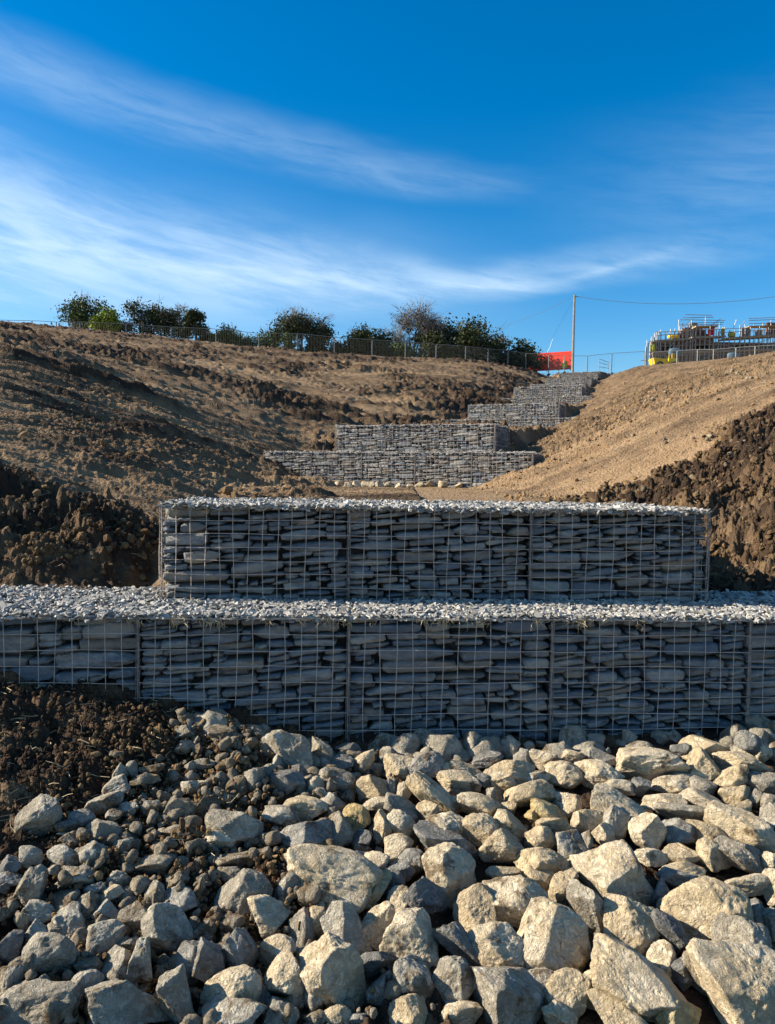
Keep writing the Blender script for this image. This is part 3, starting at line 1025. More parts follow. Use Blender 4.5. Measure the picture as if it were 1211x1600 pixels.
# ------------------------------------------------------------------ the heap of limestone in front of the nearest wall
# each row: centre x, centre y, width, height (photograph pixels x4 inside a 303 px wide tile), turn in degrees, kind, [own label]
# kinds: t sandy tan, g pale grey, b grey darkened for rocks lying in shade, d caked with soil, y ochre
TILES = {0: (0, 1130), 1: (303, 1130), 2: (606, 1130), 3: (908, 1130), 4: (0, 1365), 5: (303, 1365), 6: (606, 1365), 7: (908, 1365)}
ROCKS = {
0: [(240,590,230,250,-20,'g','lone bluish white rock sitting in the dark soil near the left edge'),(755,310,85,110,0,'g'),(830,290,70,100,0,'g'),(720,400,160,100,25,'g'),(655,500,200,115,35,'g'),(800,540,120,80,-5,'g'),
 (715,575,100,75,0,'g'),(510,595,150,100,10,'b'),(940,530,110,90,20,'g'),(635,670,250,130,15,'g'),(440,735,115,90,-10,'g'),(760,770,150,85,15,'g'),(180,840,150,110,-20,'g'),
 (400,845,190,140,0,'g'),(590,840,200,150,-30,'g'),(60,900,130,110,0,'b'),(470,935,190,70,0,'g'),(910,355,170,60,0,'d'),(940,290,160,80,0,'d'),(1150,60,130,90,0,'d'),(1150,150,120,80,0,'d'),
 (1190,270,70,70,0,'g'),(1190,410,100,110,20,'g'),(1130,540,210,140,15,'d'),(1110,740,110,70,0,'d'),(960,890,240,120,10,'d'),(730,195,90,50,0,'d'),(410,650,130,80,0,'b'),(1060,680,160,70,0,'d'),(330,920,80,60,0,'g')],
1: [(200,90,190,140,0,'d'),(590,165,330,230,-25,'g','big pitted grey boulder at the top left of the heap, touching the lower wall'),(800,200,210,120,-72,'g','upright pale shard of rock right of the big pitted boulder by the wall'),
 (965,165,150,80,0,'b'),(925,250,150,100,0,'b'),(1060,235,170,120,50,'t'),(60,260,140,70,0,'g'),(400,390,230,130,-70,'g','long grey rock standing on end left of the shaded blue block'),(470,320,100,120,0,'g'),(525,255,80,110,0,'g'),
 (580,400,220,180,0,'b','deep blue shaded block below the big pitted boulder'),(650,310,110,100,0,'b'),(760,410,140,140,0,'t'),(890,360,240,140,-10,'g'),(1120,400,200,160,20,'t'),(260,410,110,90,0,'d'),(200,485,80,90,0,'d'),
 (70,530,170,130,20,'d'),(250,640,340,170,-15,'g'),(160,740,210,130,0,'t'),(440,735,110,90,40,'d'),(560,590,260,130,-10,'g'),(700,540,270,140,-5,'t'),(860,500,180,120,0,'g'),(1010,590,180,160,30,'y'),
 (1150,510,180,90,0,'t'),(745,725,430,200,-5,'b','large rock with dark blue shaded face and chalky streaks, left of centre'),(910,690,190,210,-30,'g'),(1180,660,110,200,0,'t'),(320,850,320,105,8,'d'),
 (860,965,570,330,-14,'t','broad pale flat topped boulder with a shaded slanting front, left of centre'),(1120,880,190,130,0,'t'),(420,910,110,90,0,'d'),(520,910,90,80,-40,'g'),(1030,840,120,80,0,'b'),(40,880,80,80,0,'d'),
 (1050,730,120,110,0,'b'),(30,410,110,90,15,'t'),(250,930,180,80,0,'g'),(20,170,60,90,0,'d')],
2: [(80,270,190,190,20,'t'),(220,265,250,170,0,'b','dark blue block against the foot of the lower wall, left of centre'),(450,285,260,90,-5,'t'),(440,370,250,130,-10,'t'),(600,360,120,100,30,'b'),(720,370,150,120,0,'t'),(620,230,200,80,10,'b'),
 (770,310,330,140,0,'t'),(970,235,170,140,0,'t'),(860,210,75,100,0,'b'),(1150,210,150,80,0,'t'),(1100,320,230,150,0,'t'),(930,340,160,80,0,'t'),(100,440,90,130,0,'t'),
 (290,460,400,140,-38,'t','long narrow beam like rock slanting down to the right, just left of centre'),(250,560,150,130,0,'t'),(550,510,300,130,-12,'t'),(660,460,130,100,-60,'g'),(880,440,330,150,5,'t'),(760,520,100,80,0,'t'),
 (1000,560,230,100,-25,'y'),(900,580,90,80,0,'y'),(1120,520,170,140,0,'t'),(90,540,240,130,-25,'g'),(70,640,190,180,0,'t'),(390,650,260,170,-40,'t'),(570,670,260,180,0,'t'),(760,640,250,150,-15,'t'),
 (370,750,420,150,-30,'b','long dark faced rock slanting down to the right in the middle of the heap'),(700,770,260,190,5,'t'),(1040,640,240,90,-5,'t'),(960,750,200,180,0,'t'),(1150,800,180,210,0,'g'),(980,890,330,180,-5,'t'),
 (390,950,350,300,-15,'t','rounded sandy boulder in the middle of the heap below the long dark rock'),(70,780,170,150,0,'t'),(160,870,170,150,-30,'b'),(60,920,170,140,-20,'b'),(720,930,200,70,0,'t'),(1190,620,90,120,0,'t'),(20,400,50,100,0,'b')],
3: [(30,205,110,90,0,'g'),(150,215,190,80,-10,'b'),(430,260,430,200,5,'t','wide pale pitted boulder close under the lower wall, right of centre'),(760,155,290,140,8,'t','pale loaf shaped boulder leaning on the lower wall near the right'),(620,165,120,90,0,'b'),
 (1070,115,200,120,-12,'b','glossy dark blue rock against the lower wall by the right edge'),(1125,180,130,110,0,'t','small round tan rock in front of the glossy dark blue one'),(790,280,240,190,-25,'t'),(1010,260,300,140,-12,'t'),
 (930,350,220,140,20,'t'),(110,320,290,170,-8,'t'),(240,400,230,90,-5,'t'),(380,400,130,110,0,'b'),(600,380,300,120,0,'t'),(760,400,160,110,0,'g'),(1140,390,200,150,0,'g'),(970,460,200,130,0,'t'),(1090,470,110,110,0,'g'),
 (220,520,360,170,-27,'t'),(510,490,270,90,5,'t'),(760,490,260,110,-15,'t'),(640,560,340,100,-5,'g'),(980,530,160,90,0,'t'),(210,650,240,140,75,'g','pointed rock with a chalk white tip standing upright, right of centre'),
 (140,700,120,140,20,'t'),(50,600,190,130,10,'t'),(410,680,200,210,0,'t'),(600,680,230,160,-10,'b','greenish grey smooth faced stone among sandy rocks near the right'),(790,690,260,120,-10,'t'),
 (1000,665,420,240,-32,'t','large slab sided sandy boulder sloping down towards the right edge'),(1180,600,110,180,0,'g'),(430,840,200,100,0,'t'),(630,820,230,100,0,'t'),(820,840,220,160,-50,'t'),(985,820,340,160,-30,'g'),
 (640,915,300,80,0,'t'),(225,1000,490,440,-5,'t','very large domed sandy boulder, right of centre, shaded on its right'),(1180,880,110,130,0,'t'),(15,760,100,170,0,'g'),(1185,510,110,130,0,'g')],
4: [(70,30,160,80,0,'b'),(210,90,220,190,45,'g'),(460,45,230,130,10,'g'),(730,50,120,110,20,'g'),(690,130,140,80,20,'t'),(390,180,180,110,15,'d'),(550,200,140,140,0,'d'),(240,240,190,110,-15,'g'),
 (440,290,190,170,0,'g'),(140,290,90,90,0,'d'),(870,80,120,110,0,'d'),(970,130,120,130,0,'d'),(1110,190,230,150,0,'b'),(830,300,170,190,-20,'d'),(670,240,140,110,-30,'g'),
 (1020,370,300,220,-45,'g','grey rock with a flat slanting lit top in the lower left of the heap'),(220,370,130,120,0,'g'),(640,410,260,170,15,'g'),(790,440,130,65,15,'g'),(340,360,100,80,0,'d'),
 (300,550,300,290,0,'g','pitted rock with a bright white crust in the lower left corner area'),(60,490,150,200,0,'b'),(550,590,160,150,-30,'d'),(740,590,170,200,0,'g'),(900,565,300,150,80,'g','tall pointed grey rock standing upright in the lower left'),
 (1110,780,310,190,-65,'g','long grey rock on end, half in shade, near the bottom left'),(1190,560,140,220,0,'b'),(90,700,190,230,15,'g'),(290,810,410,260,15,'g','large rounded grey rock with shaded blue face at the bottom left'),
 (530,720,160,190,-20,'g'),(800,810,460,230,-18,'g','broad grey boulder sloping down right at the bottom left'),(620,910,210,110,20,'b'),(60,890,170,120,0,'g'),(590,110,120,90,0,'b'),(20,90,70,60,0,'b'),(1100,50,150,110,0,'d'),(1130,310,80,90,0,'d')],
5: [(310,120,330,250,10,'g','big rough soil stained rock with a chalky crest in the left part of the heap'),(620,110,230,200,80,'g'),(30,110,60,140,0,'d'),(535,20,70,60,0,'g'),(470,270,280,180,-12,'t'),(670,360,150,200,0,'g'),(770,300,120,190,0,'t'),
 (960,370,320,250,-40,'g','blocky grey rock with a mossy dark top left of the bottom centre'),(1110,120,280,130,48,'y','ochre yellow wedge of rock leaning to the right, left of centre'),(1150,310,230,220,0,'t'),(80,340,140,110,0,'d'),
 (90,550,190,270,5,'b','smooth dark slab standing in shade in the lower left, left one of two'),(290,510,190,290,5,'b','smooth dark slab standing in shade in the lower left, right one of two'),(520,490,200,160,0,'t'),(250,320,170,110,0,'d'),(700,510,180,120,0,'d'),
 (930,690,470,290,-55,'t','large flat faced pale boulder slanting down to the right near the bottom'),(550,690,290,240,35,'t'),(230,750,350,230,30,'t'),(250,880,340,170,0,'g'),(540,880,200,150,0,'g'),(760,760,240,160,-70,'g'),
 (1140,550,210,120,20,'b'),(1160,740,220,120,80,'b'),(890,890,160,110,0,'t'),(750,910,130,80,0,'d'),(1030,910,120,70,0,'b'),(420,790,110,120,0,'b')],
6: [(70,200,200,190,20,'t'),(20,60,160,120,0,'b'),(240,160,280,180,-35,'b'),(150,420,330,320,-20,'t','big rounded boulder left of the bottom centre, sunlit on its left'),(540,230,260,210,35,'t'),
 (790,180,430,290,-15,'t','large sandy boulder with a ridge dividing its sunlit top from its shaded right'),(1090,120,240,150,75,'t','bright pale pointed face of a rock just left of the big domed boulder'),(470,460,400,150,-43,'b','long dark blue rock lying in shade between two big pale boulders'),
 (670,460,330,260,-10,'t'),(1030,430,440,400,-10,'t','massive rough boulder with a reddish fleck, lower right of centre'),(165,670,240,260,0,'g'),(410,690,290,230,75,'g'),
 (750,780,460,310,-38,'g','large smooth pale boulder at the bottom, right of centre'),(900,660,250,170,-20,'g'),(150,880,270,170,0,'t'),(450,890,240,130,0,'t'),(1120,750,280,210,25,'t'),(1070,890,200,130,-25,'t'),(0,550,60,130,0,'b'),(0,700,60,130,0,'g'),(970,40,220,130,-10,'t')],
7: [(290,350,310,300,-20,'t','round knobbly tan boulder below the big domed one'),(755,225,480,370,22,'t','very large egg shaped boulder near the right edge, shaded underneath'),(510,120,130,160,0,'b'),(560,380,300,160,-45,'b'),(1070,260,160,170,0,'b'),
 (1040,70,260,120,0,'t'),(1180,80,120,200,0,'t'),(1170,310,100,190,0,'g'),(990,420,330,280,-50,'g','grey upper rock with blue shaded flank at the right, resting on the biggest pale boulder'),
 (985,760,580,480,-10,'t','biggest smooth pale boulder filling the bottom right corner'),(500,570,230,155,80,'t','small upright egg shaped rock between two large boulders at the bottom right'),
 (380,720,600,270,-32,'t','long rough boulder lying down towards the bottom right'),(740,600,200,220,0,'d','clod covered rock left of the biggest pale boulder'),(620,620,130,160,0,'b'),(60,240,400,150,-65,'g'),
 (90,720,200,190,0,'t'),(210,880,330,150,-20,'t'),(600,870,260,190,15,'y'),(600,30,230,120,0,'b'),(1140,520,180,160,-20,'b')],
}


def rock_shape(seed, sub, flat=0.0):
    """a broken, weathered stone: soft intersection of random planes, then worn and pitted"""
    v, f = ICO[sub]
    g = np.random.default_rng(seed)
    n = int(g.integers(7, 11))
    nd = g.normal(size=(n, 3))
    nd /= np.linalg.norm(nd, axis=1)[:, None]
    dist = g.uniform(0.55, 1.0, n)
    dots = v @ nd.T
    with np.errstate(divide='ignore'):
        t = np.where(dots > 0.05, dist[None] / np.maximum(dots, 0.05), 9.0)
    k = g.uniform(28, 75)
    r = -np.log(np.exp(-k * np.minimum(t, 4)).sum(1)) / k
    r = np.minimum(r, 1.25)
    o = g.uniform(0, 50, 3)
    r = r * (1 + 0.12 * noise3(v * 1.6 + o, seed) + 0.075 * noise3(v * 3.4 + o, seed + 1) + 0.04 * noise3(v * 8 + o, seed + 2))
    if sub >= 5:
        n9 = noise3(v * 17 + o, seed + 3)
        r = r * (1 + 0.022 * n9 - 0.03 * np.maximum(0, noise3(v * 12 + o * 2, seed + 4) - 0.25))
    if sub >= 6:
        r = r * (1 + 0.012 * noise3(v * 36 + o, seed + 5))
    p = v * r[:, None]
    lo, hi = p.min(0), p.max(0)
    p = (p - (lo + hi) / 2) / ((hi - lo) / 2)
    return p, f


MATK = {'t': 'rock_tan', 'g': 'rock_grey', 'b': 'rock_shaded', 'd': 'rock_dirty', 'y': 'rock_ochre'}
ROCK_VARIANTS = {}


def rock_mesh(seed, sub, kind):
    key = (seed, sub, kind)
    if key not in ROCK_VARIANTS:
        if ('geo', seed, sub) not in ROCK_VARIANTS:
            ROCK_VARIANTS[('geo', seed, sub)] = rock_shape(seed, sub)
        p, f = ROCK_VARIANTS[('geo', seed, sub)]
        ROCK_VARIANTS[key] = make_mesh('rock', p, f, (M[MATK[kind]],), True)
    return ROCK_VARIANTS[key]


def bed_hit(px, py, lift=0.0):
    """where the sight line meets the heap"""
    d = ray(px, py)
    y = 3.5
    for _ in range(400):
        x, z = d.x / d.y * y, d.z / d.y * y
        b = float(bed_z(np.array([x]), np.array([y]))[0]) + lift
        if z >= b:
            break
        y -= 0.006
    return Vector((x, y, z))


def build_rocks():
    g = np.random.default_rng(77)
    rows = []
    for tl, lst in ROCKS.items():
        ox, oy = TILES[tl]
        for r in lst:
            cx, cy, w, h, a, k = r[:6]
            rows.append([ox + cx / 4.0, oy + cy / 4.0, w / 4.0, h / 4.0, a, k, r[6] if len(r) > 6 else None])
    rows.sort(key=lambda r: -r[2] * r[3])
    lands = [(r[0], r[1], r[6]) for r in rows if r[6]]
    used = set(l for _, _, l in lands)
    kw = {'t': ['sandy', 'tan', 'cream coloured'], 'g': ['pale grey', 'grey', 'weathered grey'], 'b': ['dark shaded grey', 'dark shaded', 'shaded blue grey'], 'd': ['soil caked', 'muddy', 'dirt covered'], 'y': ['ochre', 'yellowish', 'ochre']}
    n300 = 0
    for i, (px, py, w, h, a, k, lab) in enumerate(rows):
        big = w * h > 2600
        mid = w * h > 700
        lift = 0.045 if not big else 0.06
        p = bed_hit(px, py, lift)
        dist = math.hypot(p.y, p.z)
        s = dist / FPX / 2
        sx, sz = w * s * 1.03, h * s * 1.05
        sy = (sx * 0.45 + sz * 0.55) * g.uniform(0.85, 1.15)
        seed = 1000 + i if mid else 1000 + int(g.integers(0, 24)) + 400
        me = rock_mesh(seed, 6 if big else 5 if mid else 5, k)
        o = link('rock', me, None, p)
        # long axis turned in the vertical plane that faces down the heap, then a small lean back
        o.rotation_euler = Euler((R(-12) + g.uniform(-0.15, 0.15), -R(a), g.uniform(-0.2, 0.2)), 'XYZ')
        o.scale = (sx, sy, sz)
        if lab is None:
            sz_w = 'large' if w * h > 3400 else 'middling' if w * h > 1500 else 'small' if w * h > 600 else 'very small'
            el = max(w, h) / min(w, h)
            shape = ('long ' if el > 1.7 else 'upright ' if h > w * 1.25 else 'flattish ' if w > h * 1.45 else 'blocky ' if g.random() < 0.5 else 'rounded ')
            if el > 1.7 and abs(a) > 25:
                shape = 'slanting '
            near = sorted(lands, key=lambda q: (q[0] - px) ** 2 + (q[1] - py) ** 2)
            done = False
            for q in near[:6]:
                dx, dy = px - q[0], py - q[1]
                if abs(dy) > 2.2 * abs(dx):
                    rel = 'above' if dy < 0 else 'below'
                elif abs(dx) > 2.2 * abs(dy):
                    rel = 'left of' if dx < 0 else 'right of'
                else:
                    rel = ('up and ' if dy < 0 else 'down and ') + ('left of' if dx < 0 else 'right of')
                short = SHORT.get(q[2])
                for colw in kw[k]:
                    for far in (('next to and ' if math.hypot(dx, dy) < 70 else 'some way '), 'further off, '):
                        t_ = '%s %s%s rock %s%s the %s' % (sz_w, shape, colw, far if far != 'next to and ' else '', rel, short)
                        if t_ not in used and len(t_.replace('-', ' ').split()) <= 16:
                            lab, done = t_, True
                            break
                    if done:
                        break
                if done:
                    break
            if not done:
                lab = '%s %s rock, %d paces along' % (sz_w, kw[k][0], i)
            used.add(lab)
        tag(o, lab, 'rock', 'limestone rocks heaped in front of the lower wall')
    print('rocks', len(rows))
    # smaller stones and rubble that fill the gaps underneath
    var = [rock_shape(3000 + q, 3) for q in range(14)]
    n = 4200
    x = g.uniform(-2.2, 2.6, n)
    y = g.uniform(1.2, 3.82, n)
    keep = (np.abs(x) < 0.62 * y + 0.2)
    x, y = x[keep], y[keep]
    soilside = sstep(-x - 0.15 * y + 0.15 * noise2(x * 3, y * 3, 5), 0.35, 0.75)
    keep = g.random(len(x)) > soilside * 0.75
    x, y = x[keep], y[keep]
    s = g.uniform(0.02, 0.075, len(x)) * np.where(y > 3.3, 0.8, 1)
    z = bed_z(x, y) - 0.065 + g.uniform(-0.04, 0.01, len(x)) + np.where(s < 0.04, 0.02, 0)
    # a row of stones in the shade at the very foot of the wall
    xf = g.uniform(-0.9, 2.3, 170)
    yf = 3.66 + (xf - 0.29) * 0.061 - g.uniform(0.0, 0.26, 170)
    sf = 0.02 + 0.07 * g.random(170) ** 1.6
    x, y, z, s = np.concatenate([x, xf]), np.concatenate([y, yf]), np.concatenate([z, bed_z(xf, yf) + g.uniform(-0.02, 0.03, 170)]), np.concatenate([s, sf])
    # small broken stone, thick on the left where the heap runs into the soil
    xs_ = g.uniform(-1.7, 0.6, 3000)
    ys_ = g.uniform(1.9, 3.55, 3000)
    kk = (xs_ > -0.56 * ys_) & (g.random(3000) < (1 - sstep(xs_, -0.5, 0.3)) * (1 - sstep(-xs_ + 0.2 * noise2(xs_ * 3, ys_ * 3, 8) + 0.35 * (ys_ - 2.4), 0.95, 1.35)))
    xs_, ys_ = xs_[kk], ys_[kk]
    ss_ = 0.008 + 0.026 * g.random(len(xs_)) ** 1.8
    m_ = len(xs_)
    o = scatter_mesh('rubble', var, np.stack([xs_, ys_, ground_z(xs_, ys_) + 0.012 + g.uniform(-0.02, 0.03, m_)], 1), ss_[:, None] * g.uniform(0.7, 1.2, (m_, 3)), g.uniform(0, 6.28, (m_, 3)), M['rock_dirty'], g.random(m_), True)
    tag(o, 'small soil stained broken stone on the left where the heap runs into the soil', 'rubble', None, 'stuff')
    n = len(x)
    o = scatter_mesh('rubble', var, np.stack([x, y, z], 1), s[:, None] * g.uniform(0.7, 1.2, (n, 3)), g.uniform(0, 6.28, (n, 3)), M['rock_grey'], g.random(n), True)
    tag(o, 'smaller broken stones filling the gaps between the heaped rocks', 'rubble', None, 'stuff')
    # white stones at the foot of the second wall
    var_n = 0
    for (px, py, w, h) in [(497, 738, 12, 8), (513, 742, 14, 9), (528, 745, 13, 10), (543, 748, 16, 9), (556, 752, 12, 11), (575, 757, 20, 12), (592, 758, 13, 13), (605, 756, 14, 10), (600, 764, 10, 8), (622, 756, 15, 9),
                           (640, 757, 12, 8), (655, 756, 12, 8), (672, 754, 22, 11), (690, 750, 14, 10), (700, 745, 16, 9), (660, 748, 13, 7), (715, 741, 12, 7)]:
        Y = 13.35
        x0 = (px - 605.5) / FPX * Y
        z0 = float(ground_z(x0, Y)[0])
        s = Y / FPX / 2
        o = link('rock', rock_mesh(1000 + 400 + var_n % 24, 5, 't'), None, (x0, Y + g.uniform(-0.25, 0.15), z0 + h * s * 0.55), (0, g.uniform(-0.4, 0.4), g.uniform(0, 6)), (w * s * 1.15, w * s, h * s * 1.3))
        where = ['leftmost and highest', 'second', 'third', 'fourth', 'fifth', 'sixth, larger', 'seventh, upright', 'eighth', 'lower, forward lying', 'middle', 'first past the middle', 'second past the middle', 'widest', 'right side', 'right side upper', 'rear, half hidden', 'last and rightmost'][var_n]
        tag(o, '%s pale stone of the row at the foot of the second wall' % where, 'rock', 'pale stones at the foot of the second wall')
        var_n += 1


SHORT = {
 'lone bluish white rock sitting in the dark soil near the left edge': 'lone bluish white rock in soil',
 'big pitted grey boulder at the top left of the heap, touching the lower wall': 'big pitted boulder by the wall',
 'upright pale shard of rock right of the big pitted boulder by the wall': 'upright pale shard by the wall',
 'long grey rock standing on end left of the shaded blue block': 'long rock standing on end',
 'deep blue shaded block below the big pitted boulder': 'deep blue shaded block',
 'large rock with dark blue shaded face and chalky streaks, left of centre': 'chalk streaked dark blue rock',
 'broad pale flat topped boulder with a shaded slanting front, left of centre': 'broad flat topped boulder',
 'dark blue block against the foot of the lower wall, left of centre': 'dark blue block at the wall',
 'long narrow beam like rock slanting down to the right, just left of centre': 'long beam like rock',
 'long dark faced rock slanting down to the right in the middle of the heap': 'long dark faced rock',
 'rounded sandy boulder in the middle of the heap below the long dark rock': 'rounded boulder in mid heap',
 'wide pale pitted boulder close under the lower wall, right of centre': 'wide pitted boulder by the wall',
 'pale loaf shaped boulder leaning on the lower wall near the right': 'loaf shaped boulder',
 'glossy dark blue rock against the lower wall by the right edge': 'glossy dark blue rock',
 'small round tan rock in front of the glossy dark blue one': 'small round tan rock',
 'pointed rock with a chalk white tip standing upright, right of centre': 'white tipped pointed rock',
 'greenish grey smooth faced stone among sandy rocks near the right': 'greenish grey smooth stone',
 'large slab sided sandy boulder sloping down towards the right edge': 'slab sided sloping boulder',
 'very large domed sandy boulder, right of centre, shaded on its right': 'very large domed boulder',
 'grey rock with a flat slanting lit top in the lower left of the heap': 'flat topped slanting grey rock',
 'pitted rock with a bright white crust in the lower left corner area': 'white crusted pitted rock',
 'tall pointed grey rock standing upright in the lower left': 'tall pointed grey rock',
 'long grey rock on end, half in shade, near the bottom left': 'half shaded long grey rock',
 'large rounded grey rock with shaded blue face at the bottom left': 'rounded bottom left grey rock',
 'broad grey boulder sloping down right at the bottom left': 'broad sloping grey boulder',
 'big rough soil stained rock with a chalky crest in the left part of the heap': 'chalky crested stained rock',
 'blocky grey rock with a mossy dark top left of the bottom centre': 'mossy topped blocky rock',
 'ochre yellow wedge of rock leaning to the right, left of centre': 'ochre yellow wedge',
 'smooth dark slab standing in shade in the lower left, left one of two': 'left smooth dark slab',
 'smooth dark slab standing in shade in the lower left, right one of two': 'right smooth dark slab',
 'large flat faced pale boulder slanting down to the right near the bottom': 'flat faced slanting pale boulder',
 'big rounded boulder left of the bottom centre, sunlit on its left': 'big boulder sunlit on its left',
 'large sandy boulder with a ridge dividing its sunlit top from its shaded right': 'ridged sandy boulder',
 'bright pale pointed face of a rock just left of the big domed boulder': 'bright pointed rock face',
 'long dark blue rock lying in shade between two big pale boulders': 'shaded long dark blue rock',
 'massive rough boulder with a reddish fleck, lower right of centre': 'massive red flecked boulder',
 'large smooth pale boulder at the bottom, right of centre': 'large smooth bottom boulder',
 'round knobbly tan boulder below the big domed one': 'round knobbly boulder',
 'very large egg shaped boulder near the right edge, shaded underneath': 'very large egg shaped boulder',
 'grey upper rock with blue shaded flank at the right, resting on the biggest pale boulder': 'blue flanked upper grey rock',
 'biggest smooth pale boulder filling the bottom right corner': 'biggest corner boulder',
 'small upright egg shaped rock between two large boulders at the bottom right': 'small upright egg rock',
 'long rough boulder lying down towards the bottom right': 'long rough low boulder',
 'clod covered rock left of the biggest pale boulder': 'clod covered rock',
}
build_rocks()


# ------------------------------------------------------------------ loose soil: clods and crumbs
def build_clods():
    g = np.random.default_rng(31)
    var1 = []
    for k in range(10):
        v, f = ICO[2]
        r = 1 + 0.6 * noise3(v * 1.7 + k * 9.1, 60 + k) + 0.5 * noise3(v * 3.6 + k, 90 + k)
        var1.append((v * r[:, None], f))
    var0 = [(v * (1 + 0.75 * noise3(v * 2.3 + k * 5.3, k))[:, None] * (1.15, 0.9, 0.7), f) for k in range(8) for v, f in (ICO[1],)]

    def run(name, label, n, th0, th1, y0, y1, weight, smin_, smax_, var, tone0, sink=0.25, mk='clod'):
        th = g.uniform(R(th0), R(th1), n)
        y = np.exp(g.uniform(math.log(y0), math.log(y1), n))
        x = y * np.tan(th)
        k = g.random(n) < weight(x, y)
        x, y = x[k], y[k]
        n = len(x)
        s = smin_ * (smax_ / smin_) ** (g.random(n) ** 1.8)
        k = s * FPX / y > 0.9
        x, y, s = x[k], y[k], s[k]
        z = ground_z(x, y) + s * (1 - 2 * sink)
        n = len(x)
        tn = np.clip(tone0(x, y) + g.normal(0, 0.12, n), 0, 1.1)
        scl = s[:, None] * g.uniform(0.5, 1.3, (n, 3))
        o = scatter_mesh(name, var, np.stack([x, y, z], 1), scl, g.uniform(0, 6.28, (n, 3)), M[mk], tn, False)
        tag(o, label, 'soil', None, 'stuff')
        print(name, n)

    def zn(x, y):
        return zones(x, y)

    run('soil_clods', 'dark crumbly clods of the dug bank left of the nearest wall', 22000, -30, -4, 4.45, 9, lambda x, y: zn(x, y)[1] * (0.15 + 0.55 * (noise2(x * 1.5, y * 1.5, 4) > 0.1)), 0.005, 0.028, var1,
        lambda x, y: 0.62 + 0.35 * noise2(x * 1.3, y * 1.3, 9))
    run('soil_clods', 'dark crumbly clods of the spoil heap right of the nearest wall', 36000, 10, 31, 4.6, 12, lambda x, y: zn(x, y)[2] * (0.12 + 0.6 * (noise2(x * 1.3, y * 1.3, 4) > 0.12)), 0.005, 0.034, var1,
        lambda x, y: 0.72 + 0.35 * noise2(x * 1.3, y * 1.3, 9))
    run('soil_crumbs', 'dark loose topsoil crumbs at the foot of the lower wall on the left', 20000, -29, -2, 1.7, 3.6,
        lambda x, y: sstep(-x + 0.15 * noise2(x * 2, y * 2, 2), 0.25, 0.8) * (0.25 + 0.75 * sstep(y, 2.3, 3.0)), 0.0025, 0.015, var0, lambda x, y: 0.98 + 0.3 * noise2(x * 2, y * 2, 9), 0.2)
    run('soil_crumbs', 'grey stony crumbs lodged between the rocks on the left', 16000, -24, 2, 1.9, 3.5,
        lambda x, y: np.exp(-((x + 0.78 + 0.0 * y) / 0.42) ** 2), 0.003, 0.016, var0, lambda x, y: 0.62 + 0.3 * noise2(x * 4, y * 4, 3), -0.5)
    run('soil_clods', 'scattered clods along the streaked slope on the left', 16000, -30, 10, 6, 45,
        lambda x, y: (zn(x, y)[0] < -1.2) * (0.035 + 0.6 * zn(x, y)[4]) * 1.0, 0.012, 0.07, var0, lambda x, y: 0.6 + 0.25 * noise2(x, y, 9))
    run('soil_clods', 'tan crumbs strewn down the sunny slope on the right', 18000, 2, 31, 7, 45,
        lambda x, y: (zn(x, y)[0] > 1.0) * (1 - zn(x, y)[2]) * np.clip(0.06 + 0.9 * zn(x, y)[5] + 0.6 * (fbm2(y * 0.9, x * 0.15, 5) > 0.35), 0, 1), 0.008, 0.04, var0,
        lambda x, y: 0.15 + 0.1 * noise2(x, y, 9))


def build_slope_stones():
    g = np.random.default_rng(55)
    var = [rock_shape(3000 + q, 2) for q in range(8)]
    y = np.exp(g.uniform(math.log(7.5), math.log(26), 420))
    t_ = g.normal(0, 1, 420)
    # two loose lines of stones across the bank and a thin scatter
    px = g.uniform(900, 1240, 420)
    x = (px - 605.5) / FPX * y
    keep = (np.abs(fbm2(x * 0.5, y * 0.5, 91, 2)) < 0.10) & (x > np.interp(y, _dy, _dc) + 1.5)
    x, y = x[keep], y[keep]
    s = g.uniform(0.012, 0.035, len(x)) * np.clip(y / 10, 1, 1.8)
    z = ground_z(x, y) + s * 0.3
    n = len(x)
    o = scatter_mesh('stones', var, np.stack([x, y, z], 1), s[:, None] * g.uniform(0.7, 1.2, (n, 3)), g.uniform(0, 6.28, (n, 3)), M['rock_dirty'], g.random(n), True)
    tag(o, 'pale stones strewn over the sunny slope on the right', 'stones', None, 'stuff')


build_clods()
build_slope_stones()


# ------------------------------------------------------------------ hedge, bushes and trees along the crest
def leaf_material(name, c1, c2):
    m, t, b = mat(name, 0.75, 0, 0.15)
    r = attr(t, 'tone')
    c = t.mix(r, c1, c2)
    t.l.new(c, b.inputs['Base Color'])
    return m


M['leaf_shaded'] = leaf_material('leaf_shaded', (0.026, 0.036, 0.014), (0.075, 0.085, 0.032))  # backlit shade of the hedge is put into this leaf colour
M['leaf_green'] = leaf_material('leaf_green', (0.05, 0.075, 0.02), (0.10, 0.125, 0.035))
M['leaf_yellow'] = leaf_material('leaf_yellow', (0.12, 0.17, 0.02), (0.26, 0.30, 0.05))
M['leaf_grey'] = leaf_material('leaf_grey', (0.07, 0.07, 0.055), (0.15, 0.14, 0.11))
M['leaf_brown'] = leaf_material('leaf_brown', (0.08, 0.06, 0.03), (0.18, 0.14, 0.07))
M['bark'] = simple('bark', (0.13, 0.105, 0.085), 0.9, 0, 0.4, 20)
M['twig'] = simple('twig', (0.17, 0.145, 0.13), 0.9, 0, 0.3, 10)


